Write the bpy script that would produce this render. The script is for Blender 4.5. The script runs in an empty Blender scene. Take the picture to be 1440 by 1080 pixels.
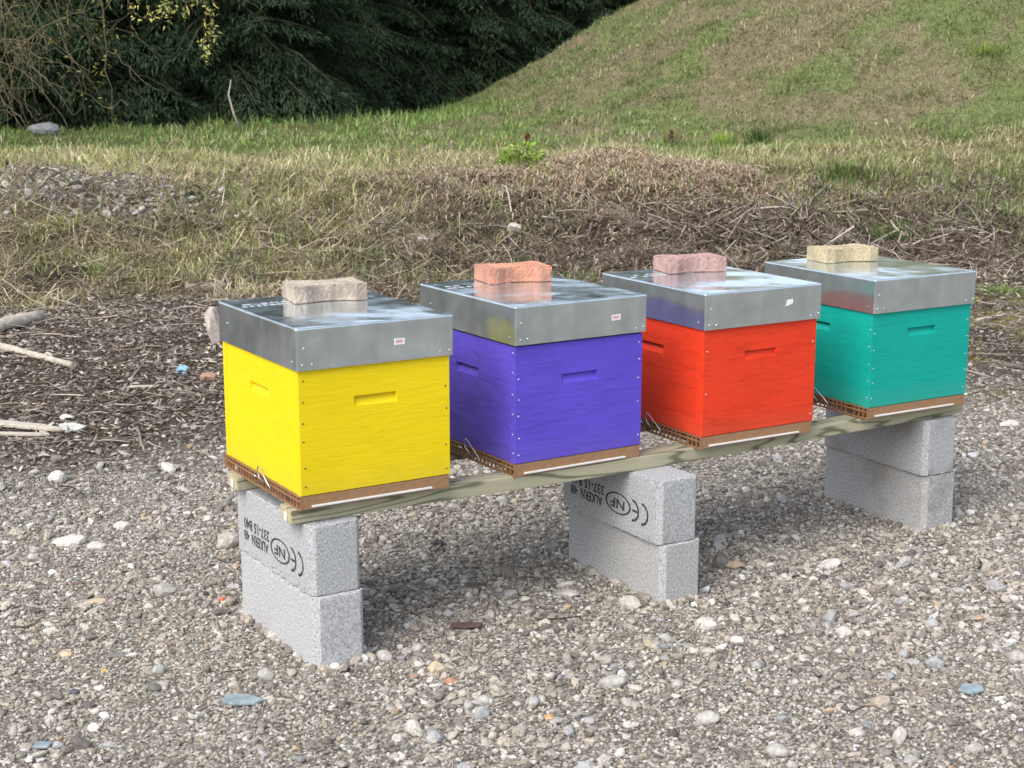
import bpy, bmesh, math, random
import numpy as np
from mathutils import Vector, Matrix

random.seed(7)
rng = np.random.default_rng(11)
scene = bpy.context.scene
COL = scene.collection

# ------------------------------------------------------------------ camera
CAM = np.array([-1.5018, -3.4474, 1.522])
YAW, PITCH, ROLL, FPX = 0.5516, 0.2064, 0.0011, 2172.3
_f = np.array([math.sin(YAW)*math.cos(PITCH), math.cos(YAW)*math.cos(PITCH), -math.sin(PITCH)])
_r = np.array([math.cos(YAW), -math.sin(YAW), 0.0])
_u = np.cross(_r, _f)
cam_r = math.cos(ROLL)*_r + math.sin(ROLL)*_u
cam_u = -math.sin(ROLL)*_r + math.cos(ROLL)*_u
cd = bpy.data.cameras.new('camera')
cam = bpy.data.objects.new('camera', cd); COL.objects.link(cam)
cd.sensor_width = 36.0
cd.lens = FPX/1440*36
cd.clip_start = 0.05; cd.clip_end = 2000
cam.matrix_world = Matrix(((cam_r[0], cam_u[0], -_f[0], CAM[0]), (cam_r[1], cam_u[1], -_f[1], CAM[1]),
                           (cam_r[2], cam_u[2], -_f[2], CAM[2]), (0, 0, 0, 1)))
cd.dof.use_dof = True; cd.dof.focus_distance = 5.0; cd.dof.aperture_fstop = 11.0
scene.camera = cam

# ------------------------------------------------------------------ world, sun, exposure
SUN = Vector((-0.70, -0.30, 0.85)).normalized()          # towards the sun
world = bpy.data.worlds.new('World'); scene.world = world; world.use_nodes = True
wn = world.node_tree; wn.nodes.clear()
sky = wn.nodes.new('ShaderNodeTexSky'); sky.sky_type = 'NISHITA'; sky.sun_disc = False
sky.sun_elevation = math.asin(SUN.z); sky.sun_rotation = math.atan2(SUN.x, SUN.y)
sky.altitude = 100; sky.air_density = 1.0; sky.dust_density = 3.0; sky.ozone_density = 1.0
hs = wn.nodes.new('ShaderNodeHueSaturation'); hs.inputs['Saturation'].default_value = 0.55
bg = wn.nodes.new('ShaderNodeBackground'); bg.inputs['Strength'].default_value = 0.15
wo = wn.nodes.new('ShaderNodeOutputWorld')
wn.links.new(sky.outputs[0], hs.inputs['Color']); wn.links.new(hs.outputs[0], bg.inputs['Color'])
wn.links.new(bg.outputs[0], wo.inputs['Surface'])
sd = bpy.data.lights.new('sun', 'SUN'); sd.energy = 1.05; sd.angle = math.radians(40); sd.color = (1.0, 0.95, 0.87)
sun = bpy.data.objects.new('sun', sd); COL.objects.link(sun)
sun.rotation_euler = SUN.to_track_quat('Z', 'Y').to_euler()
vs = scene.view_settings
vs.view_transform = 'Standard'; vs.look = 'None'; vs.gamma = 1.0; vs.use_curve_mapping = False
vs.exposure = 1.0
scene.cycles.use_denoising = True; scene.cycles.denoiser = 'OPENIMAGEDENOISE'; scene.cycles.denoising_input_passes = 'RGB_ALBEDO_NORMAL'; scene.cycles.denoising_prefilter = 'ACCURATE'
scene.cycles.max_bounces = 5; scene.cycles.diffuse_bounces = 2; scene.cycles.glossy_bounces = 3
scene.cycles.transparent_max_bounces = 6

# ------------------------------------------------------------------ numeric helpers
def sstep(x, a, b):
    t = np.clip((np.asarray(x, float)-a)/(b-a), 0, 1); return t*t*(3-2*t)
_perm = np.random.default_rng(3).random((256, 256))
def vnoise(x, y):
    x = np.asarray(x, float); y = np.asarray(y, float)
    xi = np.floor(x).astype(int); yi = np.floor(y).astype(int)
    fx = x-xi; fy = y-yi; fx = fx*fx*(3-2*fx); fy = fy*fy*(3-2*fy)
    g = lambda a, b: _perm[a & 255, b & 255]
    return (g(xi, yi)*(1-fx)+g(xi+1, yi)*fx)*(1-fy)+(g(xi, yi+1)*(1-fx)+g(xi+1, yi+1)*fx)*fy
def fbm(x, y, o=3):
    s = 0; a = .5; t = 0
    for k in range(o):
        s = s+a*vnoise(np.asarray(x)*2**k+17*k, np.asarray(y)*2**k+31*k); t += a; a *= .5
    return s/t
def uv2xy(u, v):
    return CAM[0]+u*math.cos(YAW)+v*math.sin(YAW), CAM[1]-u*math.sin(YAW)+v*math.cos(YAW)
def xy2uv(x, y):
    dx = np.asarray(x)-CAM[0]; dy = np.asarray(y)-CAM[1]
    return dx*math.cos(YAW)-dy*math.sin(YAW), dx*math.sin(YAW)+dy*math.cos(YAW)

# ------------------------------------------------------------------ terrain (u right, v away, along the view on the ground)
def bank_edge(u): return 10.35+0.24*np.clip(u, -6, 8)+0.5*(vnoise(u*.8+5, u*0+2)-.5)
def ground_h(u, v):
    u = np.asarray(u, float); v = np.asarray(v, float)
    s = v-bank_edge(u)
    z = 0.56*sstep(s, -.2, 3.0)+0.012*np.clip(s-2, 0, 25)
    z = z-.36*sstep(v, 21.3, 28)
    on = sstep(s, -.3, .8)
    near = 1-sstep(np.abs(v), 30, 60)
    z = z+on*near*(0.20*(fbm(u*.9, v*.9)-.5)+(.09+.12*(1-sstep(v, 12.5, 14.5)))*(fbm(u*3.1, v*3.1)-.5))
    z = z+(1-on)*near*(0.035*(fbm(u*1.3+9, v*1.3)-.5)+.012*(fbm(u*7, v*7)-.5))
    z = z+.07*np.exp(-((u-.95)/1.45)**2-((v-13.3)/.9)**2)*(.6+.8*fbm(u*2.3, v*2.3))              # straw heap
    z = z+.12*np.exp(-((u+3.4)/.95)**2-((v-11.85)/.5)**2)                 # rubble heap
    z = z+.14*np.exp(-((u-2.9)/1.0)**2-((v-12.3)/.5)**2)                 # brushwood heap
    return z
HU, HV, HR = 8.0, 24.6, 9.45
def hill_d(u, v):
    a = np.arctan2(np.asarray(v)-HV, np.asarray(u)-HU)
    return HR*(1+.05*np.sin(3*a+1)+.025*np.sin(7*a))-np.hypot(np.asarray(u)-HU, np.asarray(v)-HV)
def hill_h(u, v):
    d = hill_d(u, v)
    h = .59*(np.sqrt(d*d+.5)+d)/2
    k = 2.2; h = -np.log(np.exp(-k*h)+np.exp(-k*3.5))/k+np.log(1+np.exp(-k*3.5))/k
    return h+.10*(fbm(u*1.1, v*1.1)-.5)*sstep(d, 0, 1.5)+.05*(fbm(u*4, v*4)-.5)*sstep(d, 0, 1)
def H(u, v):
    return ground_h(u, v)+np.maximum(hill_h(u, v)-.03, 0)*(hill_d(u, v) > -1.9)
def at(px, py):
    """ground point seen at a pixel of the photograph"""
    d = _f+(px-720)/FPX*cam_r-(py-540)/FPX*cam_u
    t = 2.5; dt = .02
    while t < 60:
        p = CAM+d*t; u, v = xy2uv(p[0], p[1])
        if p[2] < float(H(u, v)): break
        t += dt
    return Vector(p)
def gz(x, y):
    u, v = xy2uv(x, y); return float(H(u, v))

# ------------------------------------------------------------------ object helpers
def link(name, me, mats=None, parent=None, loc=None, rot=None):
    o = bpy.data.objects.new(name, me); COL.objects.link(o)
    if mats is not None and me is not None and len(me.materials) == 0:
        for m in (mats if isinstance(mats, (list, tuple)) else [mats]): me.materials.append(m)
    if parent is not None: o.parent = parent
    if loc is not None: o.location = loc
    if rot is not None: o.rotation_euler = rot
    return o
def tag(o, label, cat, group=None, kind=None):
    o['label'] = label
    if cat: o['category'] = cat
    if group: o['group'] = group
    if kind: o['kind'] = kind
    return o
def empty(name, loc, rz=0):
    o = bpy.data.objects.new(name, None); COL.objects.link(o); o.location = loc; o.rotation_euler = (0, 0, rz)
    o.empty_display_size = .1
    return o
def bm_mesh(bm, name='mesh', smooth=False):
    bmesh.ops.recalc_face_normals(bm, faces=bm.faces)
    me = bpy.data.meshes.new(name); bm.to_mesh(me); bm.free()
    if smooth: me.polygons.foreach_set('use_smooth', [True]*len(me.polygons))
    return me
def add_box(bm, x0, y0, z0, x1, y1, z1, mi=0):
    vs = [bm.verts.new((x, y, z)) for z in (z0, z1) for y in (y0, y1) for x in (x0, x1)]
    fs = []
    for q in ((0, 2, 3, 1), (4, 5, 7, 6), (0, 1, 5, 4), (2, 6, 7, 3), (0, 4, 6, 2), (1, 3, 7, 5)):
        f = bm.faces.new([vs[i] for i in q]); f.material_index = mi; fs.append(f)
    return vs, fs
def bevel(bm, off, seg=2, ang=25):
    bmesh.ops.recalc_face_normals(bm, faces=bm.faces)
    es = [e for e in bm.edges if len(e.link_faces) == 2 and e.calc_face_angle(0) > math.radians(ang)]
    bmesh.ops.bevel(bm, geom=es, offset=off, segments=seg, profile=.6, affect='EDGES', clamp_overlap=True)
def add_tube(bm, pts, rad, n=6, cap=True, mi=0):
    pts = [Vector(p) for p in pts]; rings = []
    for i, p in enumerate(pts):
        t = (pts[min(i+1, len(pts)-1)]-pts[max(i-1, 0)]).normalized()
        a = t.orthogonal().normalized() if i == 0 else (rings_a-t*rings_a.dot(t)).normalized()
        rings_a = a; b = t.cross(a)
        r = rad[i] if isinstance(rad, (list, tuple)) else rad
        rings.append([bm.verts.new(p+(a*math.cos(2*math.pi*k/n)+b*math.sin(2*math.pi*k/n))*r) for k in range(n)])
    for i in range(len(rings)-1):
        for k in range(n):
            f = bm.faces.new((rings[i][k], rings[i][(k+1) % n], rings[i+1][(k+1) % n], rings[i+1][k])); f.material_index = mi; f.smooth = True
    if cap:
        for rg in (rings[0][::-1], rings[-1]):
            f = bm.faces.new(rg); f.material_index = mi
def np_mesh(name, verts, faces_list, cols=None):
    """verts (n,3); faces_list list of (m,k) arrays"""
    me = bpy.data.meshes.new(name)
    verts = np.asarray(verts, np.float32)
    me.vertices.add(len(verts)); me.vertices.foreach_set('co', verts.ravel())
    loops = np.concatenate([f.ravel() for f in faces_list]).astype(np.int32)
    tot = np.concatenate([np.full(len(f), f.shape[1]) for f in faces_list]).astype(np.int32)
    start = np.concatenate([[0], np.cumsum(tot)[:-1]]).astype(np.int32)
    me.loops.add(len(loops)); me.loops.foreach_set('vertex_index', loops)
    me.polygons.add(len(tot)); me.polygons.foreach_set('loop_start', start); me.polygons.foreach_set('loop_total', tot)
    me.update(calc_edges=True)
    if cols is not None:
        a = me.attributes.new('col', 'FLOAT_COLOR', 'POINT')
        c = np.ones((len(verts), 4), np.float32); c[:, :3] = cols; a.data.foreach_set('color', c.ravel())
    return me

# ------------------------------------------------------------------ materials
class NT:
    def __init__(s, name):
        s.m = bpy.data.materials.new(name); s.m.use_nodes = True; s.t = s.m.node_tree; s.t.nodes.clear()
        s.out = s.n('OutputMaterial'); s.b = s.n('BsdfPrincipled'); s.l(s.b.outputs[0], s.out.inputs['Surface'])
    def n(s, ty, **kw):
        nd = s.t.nodes.new('ShaderNode'+ty)
        for k, v in kw.items(): setattr(nd, k, v)
        return nd
    def l(s, a, b): s.t.links.new(a, b)
    def coords(s, scale=(1, 1, 1), kind='Object', loc=(0, 0, 0)):
        tc = s.n('TexCoord'); mp = s.n('Mapping'); mp.inputs['Scale'].default_value = scale; mp.inputs['Location'].default_value = loc
        s.l(tc.outputs[kind], mp.inputs['Vector']); return mp.outputs[0]
    def noise(s, vec, scale, detail=4, rough=.55, dist=0):
        nd = s.n('TexNoise'); nd.inputs['Scale'].default_value = scale; nd.inputs['Detail'].default_value = detail
        nd.inputs['Roughness'].default_value = rough; nd.inputs['Distortion'].default_value = dist
        s.l(vec, nd.inputs['Vector']); return nd.outputs['Fac']
    def vor(s, vec, scale, feature='F1', out='Distance'):
        nd = s.n('TexVoronoi'); nd.feature = feature; nd.inputs['Scale'].default_value = scale
        s.l(vec, nd.inputs['Vector']); return nd.outputs[out]
    def ramp(s, fac, stops):
        nd = s.n('ValToRGB'); e = nd.color_ramp.elements
        while len(e) < len(stops): e.new(.5)
        for el, (p, c) in zip(e, stops):
            el.position = p; el.color = (c[0], c[1], c[2], 1) if not isinstance(c, (int, float)) else (c, c, c, 1)
        s.l(fac, nd.inputs['Fac']); return nd.outputs['Color']
    def mix(s, fac, a, b, mode='MIX'):
        nd = s.n('Mix'); nd.data_type = 'RGBA'; nd.blend_type = mode
        for v, i in ((fac, 0), (a, 6), (b, 7)):
            if hasattr(v, 'is_linked') or hasattr(v, 'links'): s.l(v, nd.inputs[i])
            elif i == 0: nd.inputs[0].default_value = v
            else: nd.inputs[i].default_value = (*v, 1)
        return nd.outputs[2]
    def attr(s, name, ty='GEOMETRY'):
        nd = s.n('Attribute'); nd.attribute_name = name; nd.attribute_type = ty; return nd.outputs['Color']
    def bump(s, h, strength=.5, dist=.01, prev=None):
        nd = s.n('Bump'); nd.inputs['Strength'].default_value = strength; nd.inputs['Distance'].default_value = dist
        s.l(h, nd.inputs['Height'])
        if prev is not None: s.l(prev, nd.inputs['Normal'])
        return nd.outputs[0]
    def set(s, **kw):
        for k, v in kw.items():
            i = s.b.inputs[k]
            if hasattr(v, 'links'): s.l(v, i)
            elif isinstance(v, tuple): i.default_value = (*v, 1) if len(v) == 3 and i.type == 'RGBA' else v
            else: i.default_value = v
        return s.m

def m_flat(name, col, rough=.6, var=.25, scale=30, metal=0, bump=.2):
    t = NT(name); c = t.coords()
    n = t.noise(c, scale, 5)
    lo = tuple(max(0, x*(1-var)) for x in col); hi = tuple(x*(1+var) for x in col)
    return t.set(**{'Base Color': t.ramp(n, [(.3, lo), (.7, hi)]), 'Roughness': rough, 'Metallic': metal, 'Normal': t.bump(n, bump, .004)})
def m_paint(name, col, streak, seed, ax=0, width=.43, chip=(.5, .45, .4), chip_amt=.5):
    t = NT(name)
    g = t.coords((2.6, 2.6, 24), loc=(seed, seed*2, 0)); w = t.coords((1, 1, 1), loc=(seed, 0, 0))
    n1 = t.noise(g, 2.2, 6, .62, 1.1)                  # brush strokes along the boards
    n2 = t.noise(w, 5, 5, .6)
    n3 = t.noise(t.coords((7, 7, 190), loc=(seed, 1, 0)), 2, 4, .6)
    dk = tuple(x*(1-streak) for x in col); lt = tuple(min(1, x*(1+streak*.45)+.004) for x in col)
    c = t.ramp(n1, [(.36, dk), (.46, col), (.70, lt)])
    c = t.mix(.42, c, t.ramp(n2, [(.35, tuple(x*(1-streak*.8) for x in col)), (.62, lt)]))
    c = t.mix(.30, c, t.ramp(n3, [(.38, tuple(x*(1-streak*1.3) for x in col)), (.5, col)]))
    tc = t.n('TexCoord'); sp = t.n('SeparateXYZ'); t.l(tc.outputs['Object'], sp.inputs[0])
    def math_(op, a, b):
        m_ = t.n('Math', operation=op)
        for k, q in enumerate((a, b)):
            if hasattr(q, 'links'): t.l(q, m_.inputs[k])
            else: m_.inputs[k].default_value = q
        return m_.outputs[0]
    A = sp.outputs[ax]; ed = math_('MINIMUM', A, math_('SUBTRACT', width, A))
    ed = math_('MINIMUM', ed, math_('MULTIPLY', sp.outputs[2], 1.6))
    ew = t.n('MapRange'); ew.inputs['From Min'].default_value = .0; ew.inputs['From Max'].default_value = .02; ew.inputs['To Min'].default_value = .50; ew.inputs['To Max'].default_value = .16; t.l(ed, ew.inputs['Value'])
    chipn = t.noise(t.coords((1, 1, 1), loc=(seed*2, 3, 1)), 95, 4, .6)
    mask = math_('MULTIPLY', math_('GREATER_THAN', math_('ADD', chipn, ew.outputs[0]), 1.165), chip_amt)
    c = t.mix(mask, c, chip)
    fleck = t.ramp(t.vor(w, 120), [(.0, .5), (.05, 0.0)])
    c = t.mix(fleck, c, tuple(x*.35 for x in col))
    gr = t.n('MapRange'); gr.inputs['From Min'].default_value = .0; gr.inputs['From Max'].default_value = .07; gr.inputs['To Min'].default_value = .22; gr.inputs['To Max'].default_value = .0; t.l(sp.outputs[2], gr.inputs['Value'])
    c = t.mix(math_('MULTIPLY', gr.outputs[0], t.noise(w, 34, 5, .7)), c, (.20, .16, .11))
    b = t.bump(n3, .45, .0014); b = t.bump(n1, .5, .0022, b)
    return t.set(**{'Base Color': c, 'Roughness': t.ramp(n1, [(.3, .62), (.7, .46)]), 'Normal': b, 'Specular IOR Level': .26})
def m_steel(name, seed, tint=(.68, .765, .80)):
    t = NT(name); w = t.coords(loc=(seed*3.1, seed*1.7, seed))
    big = t.noise(w, 5, 4, .6, .5); mid = t.noise(w, 17, 3, .5, .2)
    sp = t.vor(w, 85, out='Color')
    spv = t.n('SeparateColor'); t.l(sp, spv.inputs[0])
    drip = t.noise(t.coords((26, 26, 2.2), loc=(seed, 0, 0)), 1.6, 4, .6)
    c = t.ramp(mid, [(.3, tuple(x*.82 for x in tint)), (.7, tuple(min(1, x*1.08) for x in tint))])
    c = t.mix(.25, c, t.ramp(drip, [(.35, tuple(x*.75 for x in tint)), (.7, tuple(min(1, x*1.2) for x in tint))]))
    c = t.mix(.10, c, t.ramp(spv.outputs[0], [(0, tuple(x*.7 for x in tint)), (1, tint)]))
    r = t.mix(.5, t.ramp(big, [(.3, .07), (.7, .22)]), t.ramp(mid, [(.35, .09), (.75, .24)]))
    b = t.bump(t.noise(w, 3.4, 2, .4), .8, .020); b = t.bump(t.noise(t.coords((1, 1, .45), loc=(seed, 4, 2)), 13, 2, .4), .4, .004, b)
    return t.set(**{'Base Color': c, 'Metallic': .88, 'Roughness': r, 'Normal': b})
def m_concrete(name, col, seed, dirt=.35):
    t = NT(name); w = t.coords(loc=(seed, seed*2.3, seed*.7))
    fine = t.noise(w, 165, 4, .75); mid = t.noise(w, 14, 5, .6); v = t.vor(w, 230)
    c = t.ramp(mid, [(.3, tuple(x*.88 for x in col)), (.7, tuple(x*1.08 for x in col))])
    c = t.mix(.8, c, t.ramp(fine, [(.33, tuple(x*.40 for x in col)), (.45, tuple(x*.9 for x in col)), (.66, tuple(min(1, x*1.55) for x in col))]))
    pore = t.ramp(t.noise(w, 170, 2, .5), [(.28, .7), (.36, 0.0)])
    c = t.mix(pore, c, tuple(x*.4 for x in col))
    c = t.mix(t.ramp(t.noise(w, 4.5, 3, .6), [(.52, 0.0), (.72, dirt)]), c, (.24, .20, .15))
    h = t.mix(.5, fine, v)
    return t.set(**{'Base Color': c, 'Roughness': .93, 'Normal': t.bump(h, .55, .0035), 'Specular IOR Level': .2})
def m_wood(name, seed):
    t = NT(name)
    g = t.coords((.9, 9, 9), loc=(seed, seed, seed)); g2 = t.coords((6, 90, 90), loc=(seed, 0, 0))
    warp = t.noise(g, 1.3, 2, .45)
    ws = t.n('Math', operation='MULTIPLY'); t.l(warp, ws.inputs[0]); ws.inputs[1].default_value = 75
    sn = t.n('Math', operation='SINE'); t.l(ws.outputs[0], sn.inputs[0])
    rings = t.ramp(sn.outputs[0], [(.0, (.41, .385, .275)), (.60, (.335, .315, .22)), (.97, (.085, .088, .06))])
    fib = t.noise(g2, 3, 4, .6)
    c = t.mix(.22, rings, t.ramp(fib, [(.3, (.20, .19, .11)), (.7, (.36, .335, .21))]))
    big = t.noise(t.coords((1.5, 6, 6), loc=(seed, 3, 0)), 2.5, 3)
    c = t.mix(t.ramp(big, [(.45, 0.0), (.75, .35)]), c, (.20, .22, .15))
    return t.set(**{'Base Color': c, 'Roughness': .8, 'Normal': t.bump(fib, .35, .002), 'Specular IOR Level': .25})
def m_attr(name, ty='GEOMETRY', rough=.85, grain=None, spec=.25, trans=0):
    t = NT(name); c = t.attr('col', ty)
    if grain:
        n = t.noise(t.coords(kind='Object' if ty == 'GEOMETRY' else 'Object'), grain, 4, .6)
        c = t.mix(.55, c, t.mix(1.0, c, t.ramp(n, [(.3, .45), (.7, 1.5)]), 'MULTIPLY'))
        t.set(Normal=t.bump(n, .5, .15 if ty == 'INSTANCER' else .003))
    t.set(**{'Base Color': c, 'Roughness': rough, 'Specular IOR Level': spec})
    if trans:
        tr = t.n('BsdfTranslucent'); t.l(c, tr.inputs[0]); mx = t.n('MixShader'); mx.inputs[0].default_value = trans
        t.l(t.b.outputs[0], mx.inputs[1]); t.l(tr.outputs[0], mx.inputs[2]); t.l(mx.outputs[0], t.out.inputs['Surface'])
    return t.m
def m_paver(name, col, stain, seed):
    t = NT(name); w = t.coords(loc=(seed, seed, 0))
    n = t.noise(w, 38, 5, .65); f = t.noise(w, 260, 3, .7); s = t.noise(w, 16, 4, .6)
    c = t.ramp(n, [(.3, tuple(x*.72 for x in col)), (.7, tuple(min(1, x*1.18) for x in col))])
    c = t.mix(.65, c, t.ramp(f, [(.34, tuple(x*.35 for x in col)), (.7, tuple(min(1, x*1.3) for x in col))]))
    c = t.mix(t.ramp(s, [(.44, 0.0), (.62, .85)]), c, stain)
    return t.set(**{'Base Color': c, 'Roughness': .92, 'Normal': t.bump(t.mix(.5, n, f), .6, .004), 'Specular IOR Level': .2})

M = {}
M['ground'] = None
def m_ground():
    t = NT('ground'); c = t.attr('col'); w = t.coords(kind='Object')
    n = t.noise(w, 55, 6, .7); n2 = t.noise(w, 9, 5, .6); v = t.vor(w, 150); vc = t.n('SeparateColor'); t.l(t.vor(w, 150, out='Color'), vc.inputs[0])
    c2 = t.mix(1.0, c, t.ramp(n, [(.28, .45), (.5, .95), (.72, 1.6)]), 'MULTIPLY'); c2 = t.mix(1.0, c2, t.ramp(vc.outputs[0], [(0, .45), (.6, 1.0), (1, 1.75)]), 'MULTIPLY')
    c2 = t.mix(.6, c2, t.mix(1.0, c2, t.ramp(n2, [(.3, .55), (.7, 1.35)]), 'MULTIPLY'))
    b = t.bump(n, .8, .02); b = t.bump(v, .5, .012, b)
    return t.set(**{'Base Color': c2, 'Roughness': .95, 'Normal': b, 'Specular IOR Level': .04})
M['ground'] = m_ground()
M['stone'] = m_attr('gravel_stone', 'INSTANCER', .9, 2.6, .12)
M['stone_g'] = m_attr('loose_stone', 'GEOMETRY', .9, 55, .12)
M['litter'] = m_attr('plant_litter', 'GEOMETRY', .95, None, .05)
M['blade'] = m_attr('grass_blade', 'GEOMETRY', .85, None, .06, .25)
M['leaf'] = m_attr('leaf', 'GEOMETRY', .7, None, .12, .2)
M['needle'] = m_attr('needle', 'GEOMETRY', .75, None, .08, .1)
M['bark'] = m_flat('bark', (.075, .058, .042), .95, .5, 22, 0, .8)
M['bark_pale'] = m_flat('willow_bark', (.125, .105, .06), .9, .5, 30, 0, .5)
M['deadwood'] = m_flat('bleached_wood', (.40, .36, .30), .85, .35, 40, 0, .5)
M['deadwood_dark'] = m_flat('weathered_wood', (.22, .185, .145), .9, .4, 40, 0, .5)
M['plastic_brown'] = m_flat('brown_plastic', (.29, .165, .085), .45, .12, 60, 0, .05)
M['grid'] = m_flat('grid_plastic', (.27, .14, .07), .5, .15, 60, 0, .05)
M['drawer'] = m_flat('white_strip', (.64, .64, .62), .4, .06, 40, 0, .02)
M['wire'] = m_flat('zinc_wire', (.66, .66, .66), .3, .15, 200, 1, .05)
M['nail_light'] = m_flat('nail_zinc', (.55, .55, .60), .35, .15, 300, .6, .05)
M['nail_dark'] = m_flat('nail_dark', (.09, .075, .05), .55, .3, 300, .3, .1)
M['rivet'] = m_flat('rivet', (.50, .53, .55), .3, .1, 300, .8, .02)
M['sticker'] = m_flat('sticker_paper', (.80, .79, .77), .6, .06, 80, 0, .05)
M['sticker_ink'] = m_flat('sticker_ink', (.50, .17, .17), .6, .2, 200, 0, .02)
M['stamp'] = m_flat('stamp_white', (.42, .46, .48), .45, .2, 120, 0, .02)
_t = NT('block_ink'); _n = _t.noise(_t.coords(), 190, 3, .7)
M['ink'] = _t.set(**{'Base Color': _t.ramp(_n, [(.52, (.040, .042, .047)), (.72, (.28, .28, .28))]), 'Roughness': .95, 'Specular IOR Level': .1})
M['wood1'] = m_wood('treated_pine_front', 1.3); M['wood2'] = m_wood('treated_pine_rear', 4.1)
M['wood_end'] = m_flat('timber_end_grain', (.42, .36, .21), .85, .2, 120, 0, .3)
M['inner'] = m_flat('bare_wood_inside', (.30, .21, .12), .8, .2, 30, 0, .2)

# ------------------------------------------------------------------ ground colours by region
def regions(u, v):
    """weights: gravel, soil, dead grass, green"""
    e1 = np.interp(u, [-4, -1.3, -.4, .6, 1.6, 2.1, 3.2], [5.9, 5.9, 7.3, 8.9, 8.7, 7.6, 7.2])
    soil = sstep(v+1.5*(fbm(u*1.6, v*1.6)-.5)+.5*(fbm(u*6, v*6)-.5), e1-1.3, e1+1.0)
    s = v-bank_edge(u)+.9*(fbm(u*2+4, v*2)-.5)
    bank = sstep(s, -.35, .35)
    return soil, bank, s
C_GRAV = np.array([.29, .262, .226]); C_SOIL = np.array([.080, .065, .051]); C_BANK = np.array([.20, .175, .115]); C_TURF = np.array([.130, .150, .058])
def ground_col(u, v):
    soil, bank, s = regions(u, v)
    turf = sstep(v, 13.8, 15.5)
    c = C_GRAV+(C_SOIL-C_GRAV)*soil[..., None]
    moss = soil*sstep(u, 1.4, 2.2)*(1-bank)*sstep(fbm(u*3, v*3), .36, .56)
    c = c+(np.array([.21, .19, .06])-c)*moss[..., None]
    c = c+(C_BANK-c)*bank[..., None]
    c = c+(C_TURF-c)*(bank*turf)[..., None]
    dk = bank*(1-sstep(s, .8, 2.2))*sstep(fbm(u*2.6+5, v*2.6), .46, .58); c = c+(np.array([.085, .068, .052])-c)*dk[..., None]
    mid = bank*sstep(u+.8*(fbm(u*1.3, v*1.3)-.5), -1.3, .1)*(1-sstep(v, 12.6, 13.6))
    c = c+(np.array([.105, .083, .066])-c)*mid[..., None]
    rub = np.exp(-((u+3.4)/.95)**4-((v-11.8)/.5)**4); c = c+(np.array([.23, .205, .175])-c)*rub[..., None]
    hp = np.exp(-((u-.9)/1.3)**2-((v-13.2)/.6)**2); c = c+(np.array([.33, .235, .175])-c)*(.85*hp)[..., None]
    far = sstep(np.hypot(u, v), 30, 45)
    c = c+(np.array([.14, .135, .10])-c)*far[..., None]
    back = sstep(-v, -2, 2)
    c = c+(C_GRAV-c)*back[..., None]
    return c
def axis(segs):
    out = []
    for a, b, st in segs: out += list(np.arange(a, b-1e-6, st))
    return np.array(out+[segs[-1][1]])
def grid_mesh(name, us, vs_, zf, cf):
    U, V = np.meshgrid(us, vs_); Z = zf(U, V); x, y = uv2xy(U, V)
    P = np.stack([x, y, Z], -1).reshape(-1, 3)
    nu, nv = len(us), len(vs_)
    i = (np.arange(nv-1)[:, None]*nu+np.arange(nu-1)[None, :]).ravel()
    F = np.stack([i, i+1, i+nu+1, i+nu], 1)
    me = np_mesh(name, P, [F], cf(U, V).reshape(-1, 3)); me.polygons.foreach_set('use_smooth', np.ones(len(F), bool)); return me
us = axis([(-400, -60, 40), (-60, -12, 4), (-12, -5, .5), (-5, 5.2, .05), (5.2, 12, .4), (12, 60, 4), (60, 400, 40)])
vs2 = axis([(-300, -60, 40), (-60, -6, 4), (-6, 2.4, .4), (2.4, 14.5, .05), (14.5, 24, .16), (24, 40, 1), (40, 80, 5), (80, 480, 50)])
g = link('ground', grid_mesh('ground', us, vs2, ground_h, ground_col), M['ground'])
tag(g, 'grey gravel yard rising to a rough grassy bank', None, kind='structure')

def hill_col(u, v):
    n = fbm(u*1.2+3, v*1.2); n2 = fbm(u*3.3, v*3.3+8)
    c = np.array([.20, .175, .105])+(np.array([.150, .185, .070])-np.array([.20, .175, .105]))*sstep(.6*n+.4*n2, .42, .6)[..., None]
    bp = np.exp(-((u-6.6)/1.0)**2-((v-20.3)/1.6)**2); c = c+(np.array([.155, .115, .085])-c)*(.9*bp)[..., None]
    return c
hu = np.arange(-4, 21, .14); hv = np.arange(13, 37, .14)
hm = grid_mesh('hill', hu, hv, lambda a, b: ground_h(a, b)+hill_h(a, b)-.03-.25*sstep(-hill_d(a, b), 1.6, 2.2), hill_col)
bmh = bmesh.new(); bmh.from_mesh(hm)
dead = [vv for vv in bmh.verts if float(hill_d(*xy2uv(vv.co.x, vv.co.y))) < -2.3]
bmesh.ops.delete(bmh, geom=dead, context='VERTS'); bmh.to_mesh(hm); bmh.free()
hill = link('hill', hm, M['ground']); tag(hill, 'steep grassy earth mound rising on the right', None, kind='structure')

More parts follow.
